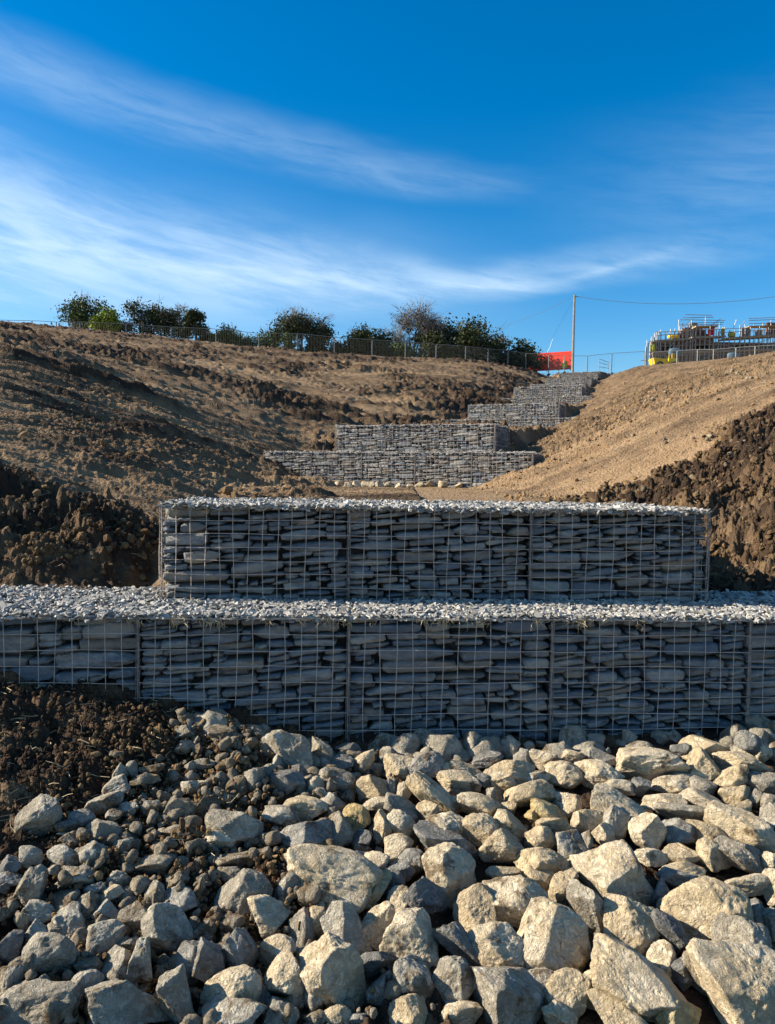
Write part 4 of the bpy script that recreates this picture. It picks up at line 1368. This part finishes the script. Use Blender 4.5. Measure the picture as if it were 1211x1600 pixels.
def bush(name, label, cat, group, px, ybase, w, h, Y, leaf, n, seed, twigs=60, lobes=7, leafsize=0.13, crown_lo=0.0, shape=1.0):
    """px, ybase: where its foot is seen; w, h in photograph pixels"""
    g = np.random.default_rng(seed)
    n = int(n * (1.9 if name == 'hedge' or cat == 'hedge' else 1.35))
    leafsize *= 1.35 if cat == 'hedge' else 1.15
    s = Y / FPX
    if cat == 'hedge':
        w, h, ybase = w * 1.4, h * 1.45, ybase + 4
    W, H = w * s, h * s
    if crown_lo == 0:
        H *= 1.12
        ybase += 5
    base = at(px, ybase, Y)
    root = empty(name, base, 0, label, cat, group)
    # lobes of the crown
    lx = g.uniform(-0.40, 0.40, lobes) * W
    ly = g.uniform(-0.3, 0.3, lobes) * W * 0.5
    lz = H * (crown_lo + (1 - crown_lo) * g.uniform(0.10 if crown_lo == 0 else 0.22, 0.80, lobes)) * (1 - 0.35 * (np.abs(lx) / (W * 0.5)) ** 2)
    lr = g.uniform(0.20, 0.34, lobes) * min(W, H * 1.2)
    lr = np.minimum(lr, H * 0.45)
    mb = MB()
    # trunk, limbs and twigs
    nt = 1 if crown_lo > 0.15 else 3
    for k in range(nt):
        x0 = 0 if nt == 1 else g.uniform(-0.25, 0.25) * W
        mb.tube([(x0, 0, -0.25), (x0 + g.uniform(-0.1, 0.1), 0, H * 0.25), (x0 + g.uniform(-0.2, 0.2), 0, H * 0.55)], 0.02 * H + 0.03, 6, 0.015 * H)
    for k in range(lobes):
        mb.tube([(lx[k] * 0.2, 0, H * 0.12), (lx[k] * 0.6, ly[k] * 0.5, lz[k] * 0.6), (lx[k], ly[k], lz[k])], 0.045, 4, 0.015)
    mb.build('trunk', M['bark'], root, True)
    if twigs:
        mb = MB()
        for k in range(twigs):
            q = int(g.integers(0, lobes))
            d = np.array([g.normal(0, 0.7), g.normal(0, 0.5), abs(g.normal(0.7, 0.4))])
            d /= np.linalg.norm(d)
            p0 = np.array([lx[q], ly[q], lz[q]]) * g.uniform(0.7, 1.0)
            L = lr[q] * g.uniform(0.9, 1.55)
            b_ = g.normal(0, 0.12, 3) * L
            mb.tube([p0, p0 + d * L * 0.5 + b_, p0 + d * L], 0.022, 3, 0.010, cap=False)
            e = p0 + d * L * 0.55 + b_
            for _ in range(3):
                d2 = d + g.normal(0, 0.6, 3)
                mb.tube([e, e + d2 / np.linalg.norm(d2) * L * 0.4], 0.013, 3, 0.008, cap=False)
        mb.build('twigs', M['twig'], root)
    # leaves: small tilted faces gathered in clumps
    q = g.choice(lobes, n, p=lr ** 2 / (lr ** 2).sum())
    d = g.normal(size=(n, 3))
    d /= np.linalg.norm(d, axis=1)[:, None]
    nclump = 26 * lobes
    cc = g.normal(size=(nclump, 3))
    cc /= np.linalg.norm(cc, axis=1)[:, None]
    near = g.integers(0, nclump, n)
    d = d * 0.42 + cc[near]
    r = (g.random(n) ** 0.45) * g.uniform(0.8, 1.12, nclump)[near]
    P = np.stack([lx[q], ly[q], lz[q]], 1) + d / 1.1 * (r * lr[q])[:, None] * (1.0, 0.9, 0.85)
    P[:, 2] = np.maximum(P[:, 2], -0.1)
    a = g.normal(size=(n, 3))
    a /= np.linalg.norm(a, axis=1)[:, None]
    b = np.cross(a, g.normal(size=(n, 3)))
    b /= np.linalg.norm(b, axis=1)[:, None]
    sz = leafsize * g.uniform(0.5, 1.2, n)[:, None]
    V = np.stack([P - a * sz, P + b * sz * 0.5, P + a * sz, P - b * sz * 0.5], 1).reshape(-1, 3)
    F = np.arange(4 * n).reshape(-1, 4)
    me = make_mesh('crown', V, F, (M[leaf],), False, np.repeat(g.random(n), 4))
    o = link('crown', me, root)
    return root


HG = 'hedgerow bushes along the left crest'
bush('bush', 'leftmost grey green bush with bare twigs at its top on the crest', 'bush', HG, 132, 520, 82, 52, 74, 'leaf_green', 3000, 1, 90, 9)
bush('bush', 'bright yellow green bush on the crest behind the fence', 'bush', HG, 165, 520, 48, 36, 71, 'leaf_yellow', 2600, 2, 10, 6)
bush('bush', 'thin brownish bush between the yellow green one and the dark ivy clad tree', 'bush', HG, 194, 523, 36, 34, 74, 'leaf_brown', 700, 3, 60, 5)
bush('tree', 'dark ivy clad tree with bare twigs standing up out of its crown', 'tree', HG, 234, 524, 74, 60, 75, 'leaf_shaded', 4200, 4, 130, 9)
bush('bush', 'greyish leafless bush beside the ivy clad tree', 'bush', HG, 284, 526, 44, 50, 77, 'leaf_grey', 250, 44, 130, 5)
bush('tree', 'dark rounded ivy bush at the right end of the left clump', 'tree', HG, 302, 530, 46, 48, 74, 'leaf_shaded', 3200, 5, 30, 6)
bush('bush', 'low green hedge strip between the left clump and the spreading tree', 'hedge', HG, 352, 545, 62, 26, 75, 'leaf_green', 2600, 6, 20, 9, 0.11)
bush('bush', 'low green undergrowth just left of the spreading tree', 'hedge', HG, 404, 549, 60, 28, 76, 'leaf_green', 2400, 7, 20, 9, 0.11)
bush('tree', 'spreading dark hawthorn tree standing alone behind the fence', 'tree', HG, 472, 552, 92, 68, 76, 'leaf_shaded', 4600, 8, 220, 11, 0.12, 0.30)
bush('bush', 'pale green bush under the spreading hawthorn', 'bush', HG, 443, 548, 34, 28, 74, 'leaf_green', 1500, 9, 14, 5)
bush('hedge', 'dark low hedge right of the spreading hawthorn', 'hedge', HG, 530, 560, 84, 38, 77, 'leaf_shaded', 4200, 10, 50, 11)
bush('hedge', 'dark hedge between the low hedge and the round twiggy tree', 'hedge', HG, 590, 566, 60, 40, 77, 'leaf_shaded', 3200, 11, 40, 8)
bush('bush', 'thin leafless sapling rising over the dark low hedge', 'tree', HG, 558, 556, 22, 46, 80, 'leaf_grey', 60, 12, 50, 4)
bush('tree', 'round grey purple twiggy tree nearly bare of leaves', 'tree', HG, 648, 568, 78, 88, 78, 'leaf_grey', 1700, 13, 520, 11, 0.10, 0.25)
bush('bush', 'olive bush at the foot of the round twiggy tree', 'bush', HG, 622, 566, 42, 40, 76, 'leaf_green', 2000, 14, 20, 6)
bush('hedge', 'tall dark hedge right of the round twiggy tree', 'hedge', HG, 706, 574, 84, 58, 79, 'leaf_shaded', 5200, 15, 40, 11)
bush('hedge', 'dark hedge topped by brown tinged sprays of leaves', 'hedge', HG, 758, 578, 72, 54, 80, 'leaf_shaded', 4200, 16, 20, 9)
bush('bush', 'brown tinged leafy top showing over the dark hedge', 'bush', HG, 770, 560, 58, 42, 83, 'leaf_brown', 1600, 17, 60, 7)
bush('hedge', 'low dark end of the hedge sloping down towards the red barrier', 'hedge', HG, 806, 582, 56, 34, 80, 'leaf_shaded', 3200, 18, 16, 9)
for q_, (a_, b_, w_, h_, lab_) in enumerate([(500, 556, 50, 22, 'dark low hedge piece directly right of the spreading hawthorn trunk'), (575, 562, 56, 22, 'dark hedge piece below the thin leafless sapling'),
                                            (668, 572, 44, 42, 'dark hedge piece tight against the right side of the round twiggy tree'), (732, 577, 50, 46, 'dark hedge piece left of the brown tinged leafy top'),
                                            (330, 541, 34, 20, 'short green hedge piece just right of the left clump'), (380, 547, 36, 20, 'short green hedge piece midway to the spreading hawthorn')]):
    bush('hedge', lab_, 'hedge', HG, a_, b_, w_, h_, 76.5, 'leaf_shaded' if q_ < 4 else 'leaf_green', 2200, 60 + q_, 16, 9)
bush('grass_tuft', 'clump of pale dry grass at the foot of the fence', 'grass', None, 704, 569, 26, 12, 73.0, 'leaf_yellow', 500, 19, 60, 4, 0.09)


# ------------------------------------------------------------------ temporary fencing
M['fence'] = simple('fence_steel', (0.20, 0.205, 0.20), 0.6, 0.3, 0.2, 8)
M['foot'] = simple('fence_foot', (0.10, 0.10, 0.10), 0.9)
M['redmetal'] = simple('red_panel', (0.75, 0.05, 0.025), 0.55, 0, 0.15, 3)


def fence(label, group, pts, hgt, thick=0.023, mesh=True):
    """pts: feet of the panel ends; each panel is a part with its own tubes and wire infill"""
    root = empty('temporary_fence', pts[0], 0, label, 'fence', group)
    o = Vector(pts[0])
    for i in range(len(pts) - 1):
        a, b = Vector(pts[i]) - o, Vector(pts[i + 1]) - o
        d = (b - a)
        a, b = a + d * 0.012, b - d * 0.012
        up = Vector((0, 0, hgt))
        lo = Vector((0, 0, 0.12))
        mb = MB()
        mb.tube([a + lo, a + up * 0.97, a + up + d * 0.02], thick, 5)
        mb.tube([b + lo, b + up * 0.97, b + up - d * 0.02], thick, 5)
        mb.tube([a + up + d * 0.02, b + up - d * 0.02], thick, 5)
        mb.tube([a + lo, b + lo], thick * 0.8, 5)
        panel = mb.build('panel_frame', M['fence'], root)
        if mesh:
            mb = MB()
            n = 24
            for k in range(1, n):
                p = a + (b - a) * (k / n)
                mb.tube([p + lo, p + up], 0.0025, 3, cap=False)
            for k in range(1, 8):
                mb.tube([a + lo + (up - lo) * (k / 8), b + lo + (up - lo) * (k / 8)], 0.0025, 3, cap=False)
            mb.build('wire_infill', M['fence'], panel)
    for p in pts:
        q = Vector(p) - o
        mb = MB()
        mb.box(q.x - 0.1, q.x + 0.1, q.y - 0.35, q.y + 0.35, q.z - 0.03, q.z + 0.12)
        mb.build('concrete_foot', M['foot'], root)
        mb = MB()
        mb.tube([q + Vector((0, 0, 0.0)), q + Vector((0, 0, hgt * 1.0))], thick * 1.25, 5)
        mb.build('post', M['fence'], root)


def top_line(samples, Y0, Y1, hgt):
    """fence whose top edge is seen at the given photograph points, falling back from Y0 to Y1"""
    pts = []
    n = len(samples)
    for i, (px, py) in enumerate(samples):
        Y = Y0 + (Y1 - Y0) * i / max(1, n - 1)
        p = at(px, py, Y)
        pts.append(Vector((p.x, p.y, p.z - hgt)))
    return pts


fence('long run of grey temporary fence panels along the left crest', 'temporary fences',
      top_line([(-60, 499), (-5, 500), (50, 501), (88, 503), (125, 503), (197, 506), (268, 511), (338, 514), (405, 521), (465, 521), (523, 527), (582, 531), (634, 534), (682, 538), (728, 541), (763, 545), (794, 548), (822, 552)], 67.5, 76, 1.9),
      1.9)
fence('sparse fence panels across the skyline behind the wooden pole', 'temporary fences', top_line([(822, 552), (858, 554), (882, 556), (918, 556), (956, 552), (1008, 549)], 76, 74, 2.0), 2.0)
fence('fence panels standing in front of the scaffolded house', 'temporary fences', top_line([(1020, 550), (1058, 548), (1090, 546), (1115, 546), (1150, 543), (1180, 541), (1215, 539), (1262, 534)], 70, 62, 2.0), 2.0)

# short hurdle leaning by itself
hp = at(936, 579, 73)
r = empty('hurdle', hp, 0, 'short tilted steel hurdle standing alone right of the wooden pole', 'barrier')
mb = MB()
for zz in (0.35, 0.75, 1.1):
    mb.tube([(0, 0, zz), (0.9, 0.1, zz * 0.72)], 0.022, 5)
mb.build('rail', M['fence'], r)
for xx, hh in ((0, 1.15), (0.45, 0.95), (0.9, 0.82)):
    mb = MB()
    mb.tube([(xx, xx * 0.11, 0), (xx, xx * 0.11, hh)], 0.024, 5)
    mb.build('post', M['fence'], r)

# ------------------------------------------------------------------ wooden pole and its wires
M['pole'] = simple('weathered_wood', (0.20, 0.17, 0.135), 0.85, 0, 0.3, 4, 0.004)
pb = at(894.5, 581, 72)
pt = at(896, 461, 72)
ph = (pt - pb).length
r = empty('utility_pole', pb, 0, 'tall weathered wooden utility pole on the skyline', 'utility pole')
mb = MB()
mb.tube([(0, 0, -0.3), (0, 0, ph)], 0.13, 10, 0.095)
mb.build('shaft', M['pole'], r, True)
mb = MB()
mb.tube([(-0.1, 0, ph - 0.12), (0.5, 0, ph - 0.16)], 0.03, 5)
mb.tube([(0.5, 0, ph - 0.16), (0.5, 0, ph - 0.02)], 0.035, 6)
mb.build('bracket', M['fence'], r)
M['cable'] = simple('cable', (0.10, 0.10, 0.11), 0.7)


def cable(label, a, b, sag, rad=0.018):
    t_ = np.linspace(0, 1, 30)[:, None]
    a, b = np.array(a), np.array(b)
    p = a + (b - a) * t_
    p[:, 2] -= sag * 4 * t_[:, 0] * (1 - t_[:, 0])
    mb = MB()
    mb.tube(p, rad, 4)
    o = mb.build('overhead_cable', M['cable'])
    tag(o, label, 'cable', 'overhead cables')


cable('overhead cable running from the pole top to the right', at(900, 463, 72), at(1330, 442, 60), 1.1)
cable('thin overhead cable running from the pole top down to the left', at(895, 464, 72), at(770, 512, 110), 0.4, 0.014)
cable('stay wire dropping steeply left from near the pole top', at(895, 470, 72), at(862, 530, 76), 0.0, 0.010)

# ------------------------------------------------------------------ red barrier, lime stack, pale mast
rb0 = at(816, 581, 82)
r = empty('site_barrier', rb0, 0, 'bright red slatted barrier on the skyline left of the wooden pole', 'barrier')
sc_ = 82 / FPX
W = 66 * sc_ / 0.87
r.rotation_euler = (0, 0, -0.5)
for k in range(12):
    z0, z1 = k * 0.155, k * 0.155 + 0.145
    mb = MB()
    # the left end is cut off aslant
    xl = -0.15 + 0.10 * k
    v = [(xl, 0, z0), (W, 0, z0), (W, 0, z1), (xl + 0.08, 0, z1), (xl, 0.08, z0), (W, 0.08, z0), (W, 0.08, z1), (xl + 0.08, 0.08, z1)]
    mb.add(v, [(0, 1, 2, 3), (7, 6, 5, 4), (0, 4, 5, 1), (1, 5, 6, 2), (2, 6, 7, 3), (3, 7, 4, 0)])
    mb.build('slat', M['redmetal'], r)
for k in range(5):
    mb = MB()
    x = 0.15 + k * (W - 0.2) / 4
    mb.box(x - 0.04, x + 0.04, 0.085, 0.16, -0.1, 1.9)
    mb.build('post', M['fence'], r)
M['lime'] = simple('lime_plastic', (0.40, 0.38, 0.05), 0.6)
M['yellow'] = simple('yellow_paint', (0.80, 0.53, 0.01), 0.45, 0, 0.1, 3)
M['black'] = simple('black_rubber', (0.02, 0.02, 0.02), 0.9)
M['pale'] = simple('pale_paint', (0.75, 0.75, 0.72), 0.6)
p = at(884, 576, 80)
r = empty('sheet_stack', p, 0, 'lime yellow stack of plastic boards beside the red barrier', 'building material')
for k, (w_, z) in enumerate(((1.0, 0), (0.9, 0.2), (0.95, 0.4), (0.6, 0.6))):
    mb = MB()
    mb.box(-w_ / 2, w_ / 2, -0.3, 0.3, z, z + 0.17)
    mb.build('board', M['lime'] if k % 2 == 0 else M['yellow'], r)
mb = MB()
a, b = at(850, 560, 90), at(864, 529, 90)
mb.tube([a, a + (b - a) * 0.5 + Vector((0.12, 0, 0)), b], 0.035, 5, 0.02)
tag(mb.build('slanting_mast', M['pale']), 'faint pale slanting mast rising behind the red barrier', 'mast')


# ------------------------------------------------------------------ yellow site dumper
def dumper():
    b = at(1018, 579, 73)
    r = empty('site_dumper', b, 0, 'yellow site dumper parked in front of the scaffolded house', 'dumper')
    mb = MB()
    v = [(0.1, -0.6, 0.55), (1.0, -0.6, 0.45), (1.0, 0.6, 0.45), (0.1, 0.6, 0.55), (-0.1, -0.75, 1.1), (1.15, -0.75, 1.0), (1.15, 0.75, 1.0), (-0.1, 0.75, 1.1)]
    mb.add(v, [(0, 1, 2, 3), (0, 4, 5, 1), (1, 5, 6, 2), (2, 6, 7, 3), (3, 7, 4, 0), (4, 7, 6, 5)])
    mb.build('skip', M['yellow'], r)
    mb = MB()
    mb.box(1.0, 2.35, -0.45, 0.45, 0.45, 0.85)
    mb.box(1.45, 2.3, -0.42, 0.42, 0.86, 1.12)
    mb.build('chassis', M['yellow'], r)
    mb = MB()
    mb.box(1.22, 1.42, -0.2, 0.2, 0.86, 0.98)
    mb.box(1.42, 1.47, -0.2, 0.2, 0.95, 1.35)
    mb.build('seat', M['black'], r)
    for s in (-0.4, 0.4):
        mb = MB()
        mb.tube([(1.75, s, 1.1), (1.75, s, 1.55), (1.95, s, 1.55), (1.95, s, 1.1)], 0.03, 5)
        mb.build('roll_bar', M['yellow'], r)
    for x in (0.55, 1.95):
        for s in (-1, 1):
            mb = MB()
            a = np.linspace(0, 2 * np.pi, 17)[:-1]
            rr = [0.18, 0.36, 0.40, 0.40, 0.36, 0.18]
            yy = [-0.14, -0.14, -0.08, 0.08, 0.14, 0.14]
            v = np.concatenate([np.stack([np.cos(a) * q, np.full(16, y_), np.sin(a) * q], 1) for q, y_ in zip(rr, yy)])
            q_ = [(i * 16 + j, i * 16 + (j + 1) % 16, (i + 1) * 16 + (j + 1) % 16, (i + 1) * 16 + j) for i in range(5) for j in range(16)]
            mb.add(v, q_)
            o = mb.build('wheel', M['black'], r, True)
            o.location = (x, s * 0.62, 0.4)
            mb = MB()
            mb.tube([(0, -0.13, 0), (0, 0.13, 0)], 0.19, 12)
            mb.build('hub', M['yellow'], o)


dumper()


# ------------------------------------------------------------------ unfinished house and its scaffold
def brick_material():
    m, t, b = mat('brickwork', 0.9, 0, 0.2)
    p = objpos(t, False)
    mp = t.node('ShaderNodeMapping')
    mp.inputs['Rotation'].default_value = (R(90), 0, 0)
    t.l.new(p, mp.inputs[0])
    br = t.node('ShaderNodeTexBrick')
    br.inputs['Scale'].default_value = 4.4
    br.inputs['Color1'].default_value = (0.11, 0.045, 0.028, 1)
    br.inputs['Color2'].default_value = (0.17, 0.07, 0.045, 1)
    br.inputs['Mortar'].default_value = (0.17, 0.15, 0.13, 1)
    t.l.new(mp.outputs[0], br.inputs['Vector'])
    t.l.new(br.outputs['Color'], b.inputs['Base Color'])
    return m


M['brick'] = brick_material()
M['block'] = simple('grey_block', (0.18, 0.17, 0.16), 0.9)
M['scaf'] = simple('scaffold_tube', (0.30, 0.27, 0.24), 0.5, 0.4, 0.3, 5)
M['board'] = simple('scaffold_board', (0.36, 0.26, 0.15), 0.85, 0, 0.35, 3)
M['dim'] = simple('interior_shade', (0.06, 0.055, 0.05), 0.95)  # near black: shade inside the house put into the colour
M['tarp'] = simple('blue_sheet', (0.10, 0.16, 0.20), 0.7)
M['red'] = simple('red_cloth', (0.55, 0.02, 0.05), 0.8)


def house():
    Y = 79.0
    o = at(1020, 578, Y)
    s = Y / FPX

    def P(px, py):
        q = at(px, py, Y) - o
        return q.x, q.z
    r = empty('unfinished_house', o, 0, 'unfinished red brick house with stepped gable behind scaffolding', 'building')
    zdeck, _ = P(1020, 533)[1], 0
    zd = P(1100, 531)[1]
    # walls with openings as piers and lintels
    def wall(name, x0, x1, y0, y1, z0, z1, m):
        mb = MB()
        mb.box(x0, x1, y0, y1, z0, z1)
        return mb.build(name, m, r)
    X0, X1 = P(1038, 0)[0], P(1320, 0)[0]
    op = [(1.2, 2.4), (4.6, 6.4), (8.4, 9.6), (11.4, 13.4), (15.5, 16.7)]
    x = X0
    for a, b in op:
        wall('wall', x, X0 + a, 0.8, 1.1, -0.5, zd - 0.05, M['brick'])
        wall('sill_wall', X0 + a + 0.002, X0 + b - 0.002, 0.81, 1.1, -0.5, 0.75, M['brick'])
        wall('lintel', X0 + a - 0.1, X0 + b + 0.1, 0.78, 1.08, zd - 0.35, zd - 0.06, M['block'])
        x = X0 + b
    wall('wall', x, X1, 0.8, 1.1, -0.5, zd - 0.05, M['brick'])
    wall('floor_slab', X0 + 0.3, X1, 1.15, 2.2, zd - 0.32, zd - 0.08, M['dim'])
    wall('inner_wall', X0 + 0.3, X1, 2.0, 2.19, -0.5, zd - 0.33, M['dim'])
    # upper storey: stepped brick gable
    for k, (pa, pb_, pz0, pz1) in enumerate([(1058, 1122, 533, 524), (1066, 1118, 524, 518), (1072, 1112, 518, 512), (1078, 1106, 512, 508), (1086, 1098, 508, 500)]):
        xa, z0 = P(pa, pz0)
        xb, z1 = P(pb_, pz1)
        wall('gable_course', xa, xb, 1.3, 1.6, z0 + 0.004, z1, M['brick'] if k < 4 else M['block'])
    for (pa, pb_, pz0, pz1, mm) in [(1168, 1182, 526, 508, 'block'), (1192, 1202, 521, 511, 'block'), (1208, 1230, 520, 500, 'brick')]:
        xa, z0 = P(pa, pz0)
        xb, z1 = P(pb_, pz1)
        wall('upper_wall', xa, xb, 1.3, 1.6, z0, z1, M[mm])
    # scaffold
    sc = empty('scaffolding', o, 0, 'tube scaffolding with board decks wrapped round the unfinished house', 'scaffolding')
    def tube(name, pts, rad=0.045):
        mb = MB()
        mb.tube(pts, rad, 5)
        return mb.build(name, M['scaf'], sc)
    g = np.random.default_rng(9)
    posts = [(1014, 530), (1026, 519), (1036, 520), (1044, 516), (1058, 512), (1064, 498), (1070, 503), (1084, 498), (1098, 505), (1112, 507), (1123, 510), (1135, 518), (1144, 512), (1168, 505), (1182, 506), (1196, 503), (1209, 498), (1012, 540), (1016, 534), (1022, 524), (1029, 517), (1050, 518), (1075, 514), (1079, 505), (1090, 516), (1106, 493), (1118, 520), (1128, 503), (1152, 520), (1160, 506), (1175, 519), (1189, 518), (1203, 516), (1216, 505), (1235, 505), (1260, 505), (1290, 505)]
    for px, py in posts:
        for dy in (0.0, -1.25):
            q = P(px, py)
            if dy < 0 and px > 1012:
                tube('standard', [(q[0], dy + 0.55, -0.3), (q[0], dy + 0.55, min(q[1], zd + 1.0 + g.uniform(-0.1, 0.3)))])
            else:
                tube('standard', [(q[0], dy + 0.55, -0.3), (q[0], dy + 0.55, q[1])])
    def ledger(a, b, y, rad=0.035):
        (xa, za), (xb, zb) = P(*a), P(*b)
        tube('ledger', [(xa, y, za), (xb, y, zb)], rad)
    for a, b in [((1010, 536), (1076, 532)), ((1076, 531), (1130, 528)), ((1128, 530), (1300, 519)), ((1020, 521), (1075, 519)), ((1058, 502), (1128, 503)), ((1062, 499), (1110, 498)), ((1076, 507), (1126, 506)),
                 ((1164, 500), (1300, 495)), ((1164, 508), (1300, 505)), ((1010, 552), (1300, 545)), ((998, 565), (1030, 564)), ((1075, 518), (1160, 515)), ((1010, 558), (1300, 552)), ((1022, 543), (1300, 535)), ((1058, 510), (1124, 509)), ((1066, 494), (1108, 495)), ((1022, 526), (1075, 524)), ((1120, 522), (1300, 511)), ((1164, 503), (1300, 499))]:
        ledger(a, b, -0.74)
    for a, b in [((1082, 530), (1140, 545)), ((1160, 545), (1215, 524)), ((1090, 565), (1125, 548)), ((1030, 560), (1050, 535)), ((1195, 540), (1235, 522)), ((1140, 516), (1145, 502)), ((1150, 517), (1158, 504)), ((1022, 545), (1042, 565)), ((1050, 545), (1082, 533)), ((1100, 548), (1128, 566)), ((1130, 548), (1160, 530)), ((1062, 513), (1078, 500)), ((1104, 512), (1122, 500)), ((1170, 522), (1200, 505))]:
        ledger(a, b, -0.80, 0.03)
    for a, b, t_ in [((1018, 552), (1310, 546), 0.10), ((1166, 511), (1310, 508), 0.08), ((1018, 533), (1077, 530), 0.14), ((1077, 528), (1130, 526), 0.12), ((1126, 530), (1310, 519), 0.14), ((1083, 511), (1118, 510), 0.12), ((1062, 516), (1076, 516), 0.1)]:
        (xa, za), (xb, zb) = P(*a), P(*b)
        for row in range(3):
            mb = MB()
            y0 = -0.68 + row * 0.36
            v = [(xa, y0, za - t_), (xb, y0, zb - t_), (xb, y0 + 0.34, zb - t_), (xa, y0 + 0.34, za - t_), (xa, y0, za), (xb, y0, zb), (xb, y0 + 0.34, zb), (xa, y0 + 0.34, za)]
            mb.add(v, [(0, 3, 2, 1), (4, 5, 6, 7), (0, 1, 5, 4), (1, 2, 6, 5), (2, 3, 7, 6), (3, 0, 4, 7)])
            mb.build('deck_board', M['board'], sc)
    # things on and by the scaffold
    def lump(name, label, cat, px, py, w, h, m, yy=-0.3, group=None):
        x, z = P(px, py)
        v, f = ICO[3]
        rr = 1 + 0.2 * noise3(v * 2 + px, 7)
        v2 = np.sign(v) * np.abs(v) ** 0.7 * rr[:, None] * (w * s / 2, 0.3, h * s / 2)
        ob = link(name, make_mesh(name, v2, f, (m,), True), None, o + Vector((x, yy, z + h * s / 2)))
        tag(ob, label, cat, group)
    lump('bulk_bag', 'bright lime yellow bulk bag on the right scaffold deck', 'bag', 1141, 528, 10, 9, M['lime'])
    lump('bulk_bag', 'small upright lime yellow bag left of the larger lime bag', 'bag', 1127, 525, 5, 12, M['lime'])
    lump('bulk_bag', 'dull yellow bag on the lower left scaffold deck', 'bag', 1050, 530, 16, 6, M['yellow'])
    lump('cloth_bundle', 'crimson bundle on the scaffold beside the brick gable', 'bundle', 1109, 525, 9, 12, M['red'])
    lump('sheeted_pile', 'blue grey sheeted heap behind the fence under the scaffold', 'pile', 1048, 560, 20, 13, M['tarp'], -1.2)
    lump('sheeted_pile', 'dark blue sheeted pile at the right under the scaffold deck', 'pile', 1137, 566, 18, 12, M['tarp'], -1.2)
    lump('net_wrap', 'yellow netting wrapped round the left corner of the scaffold', 'netting', 1017, 553, 7, 14, M['lime'], -0.5)


house()


# ------------------------------------------------------------------ straw and dried mud caught on the lower wall
def straw():
    g = np.random.default_rng(12)
    mb = MB()
    c, yk, t, a = DAMS[0]
    ra = R(a)
    ex = np.array([math.cos(ra), math.sin(ra), 0])
    ey = np.array([-math.sin(ra), math.cos(ra), 0])
    org = np.array([c, yk, t - 0.515]) - ex * 1.49 - ey * 0.47
    for px in list(g.uniform(-0.3, 2.3, 22)) + [1.35, 1.36, 1.6, 1.62, 1.64, 1.9, 0.99, 2.4]:
        for _ in range(int(g.integers(4, 14))):
            p = org + ex * (px + g.normal(0, 0.02)) - ey * 0.022 + np.array([0, 0, g.uniform(-0.02, 0.012)])
            d = np.array([g.normal(0, 0.4), g.normal(0, 0.2), -abs(g.normal(0.4, 0.5))])
            d /= np.linalg.norm(d) + 1e-6
            L = g.uniform(0.015, 0.05)
            mb.tube([p, p + d * L * 0.5 + g.normal(0, 0.004, 3), p + d * L], 0.0016, 3, 0.0007, cap=False)
    M['straw'] = simple('straw', (0.50, 0.40, 0.25), 0.9)
    tag(mb.build('straw_wisps', M['straw']), 'wisps of pale straw hanging from the top edge of the lower wall', 'straw', None, 'stuff')
    # roots and stalks lying in the loose soil
    mb = MB()
    for _ in range(420):
        if g.random() < 0.5:
            y = g.uniform(2.6, 3.6); x = g.uniform(-1.9, -0.6)
        elif g.random() < 0.5:
            y = g.uniform(4.6, 6.5); x = y * g.uniform(-0.48, -0.28)
        else:
            y = g.uniform(4.8, 9); x = y * g.uniform(0.36, 0.5)
        z = float(ground_z(x, y)[0]) + 0.01
        d = g.normal(0, 1, 3) * (1, 1, 0.35)
        d /= np.linalg.norm(d)
        L = g.uniform(0.02, 0.10)
        mb.tube([(x, y, z), np.array([x, y, z]) + d * L * 0.5 + g.normal(0, 0.008, 3), np.array([x, y, z]) + d * L], 0.0018, 3, 0.0008, cap=False)
    tag(mb.build('root_fibres', M['straw']), 'pale root fibres and dead stalks lying in the dug soil', 'roots', None, 'stuff')


straw()
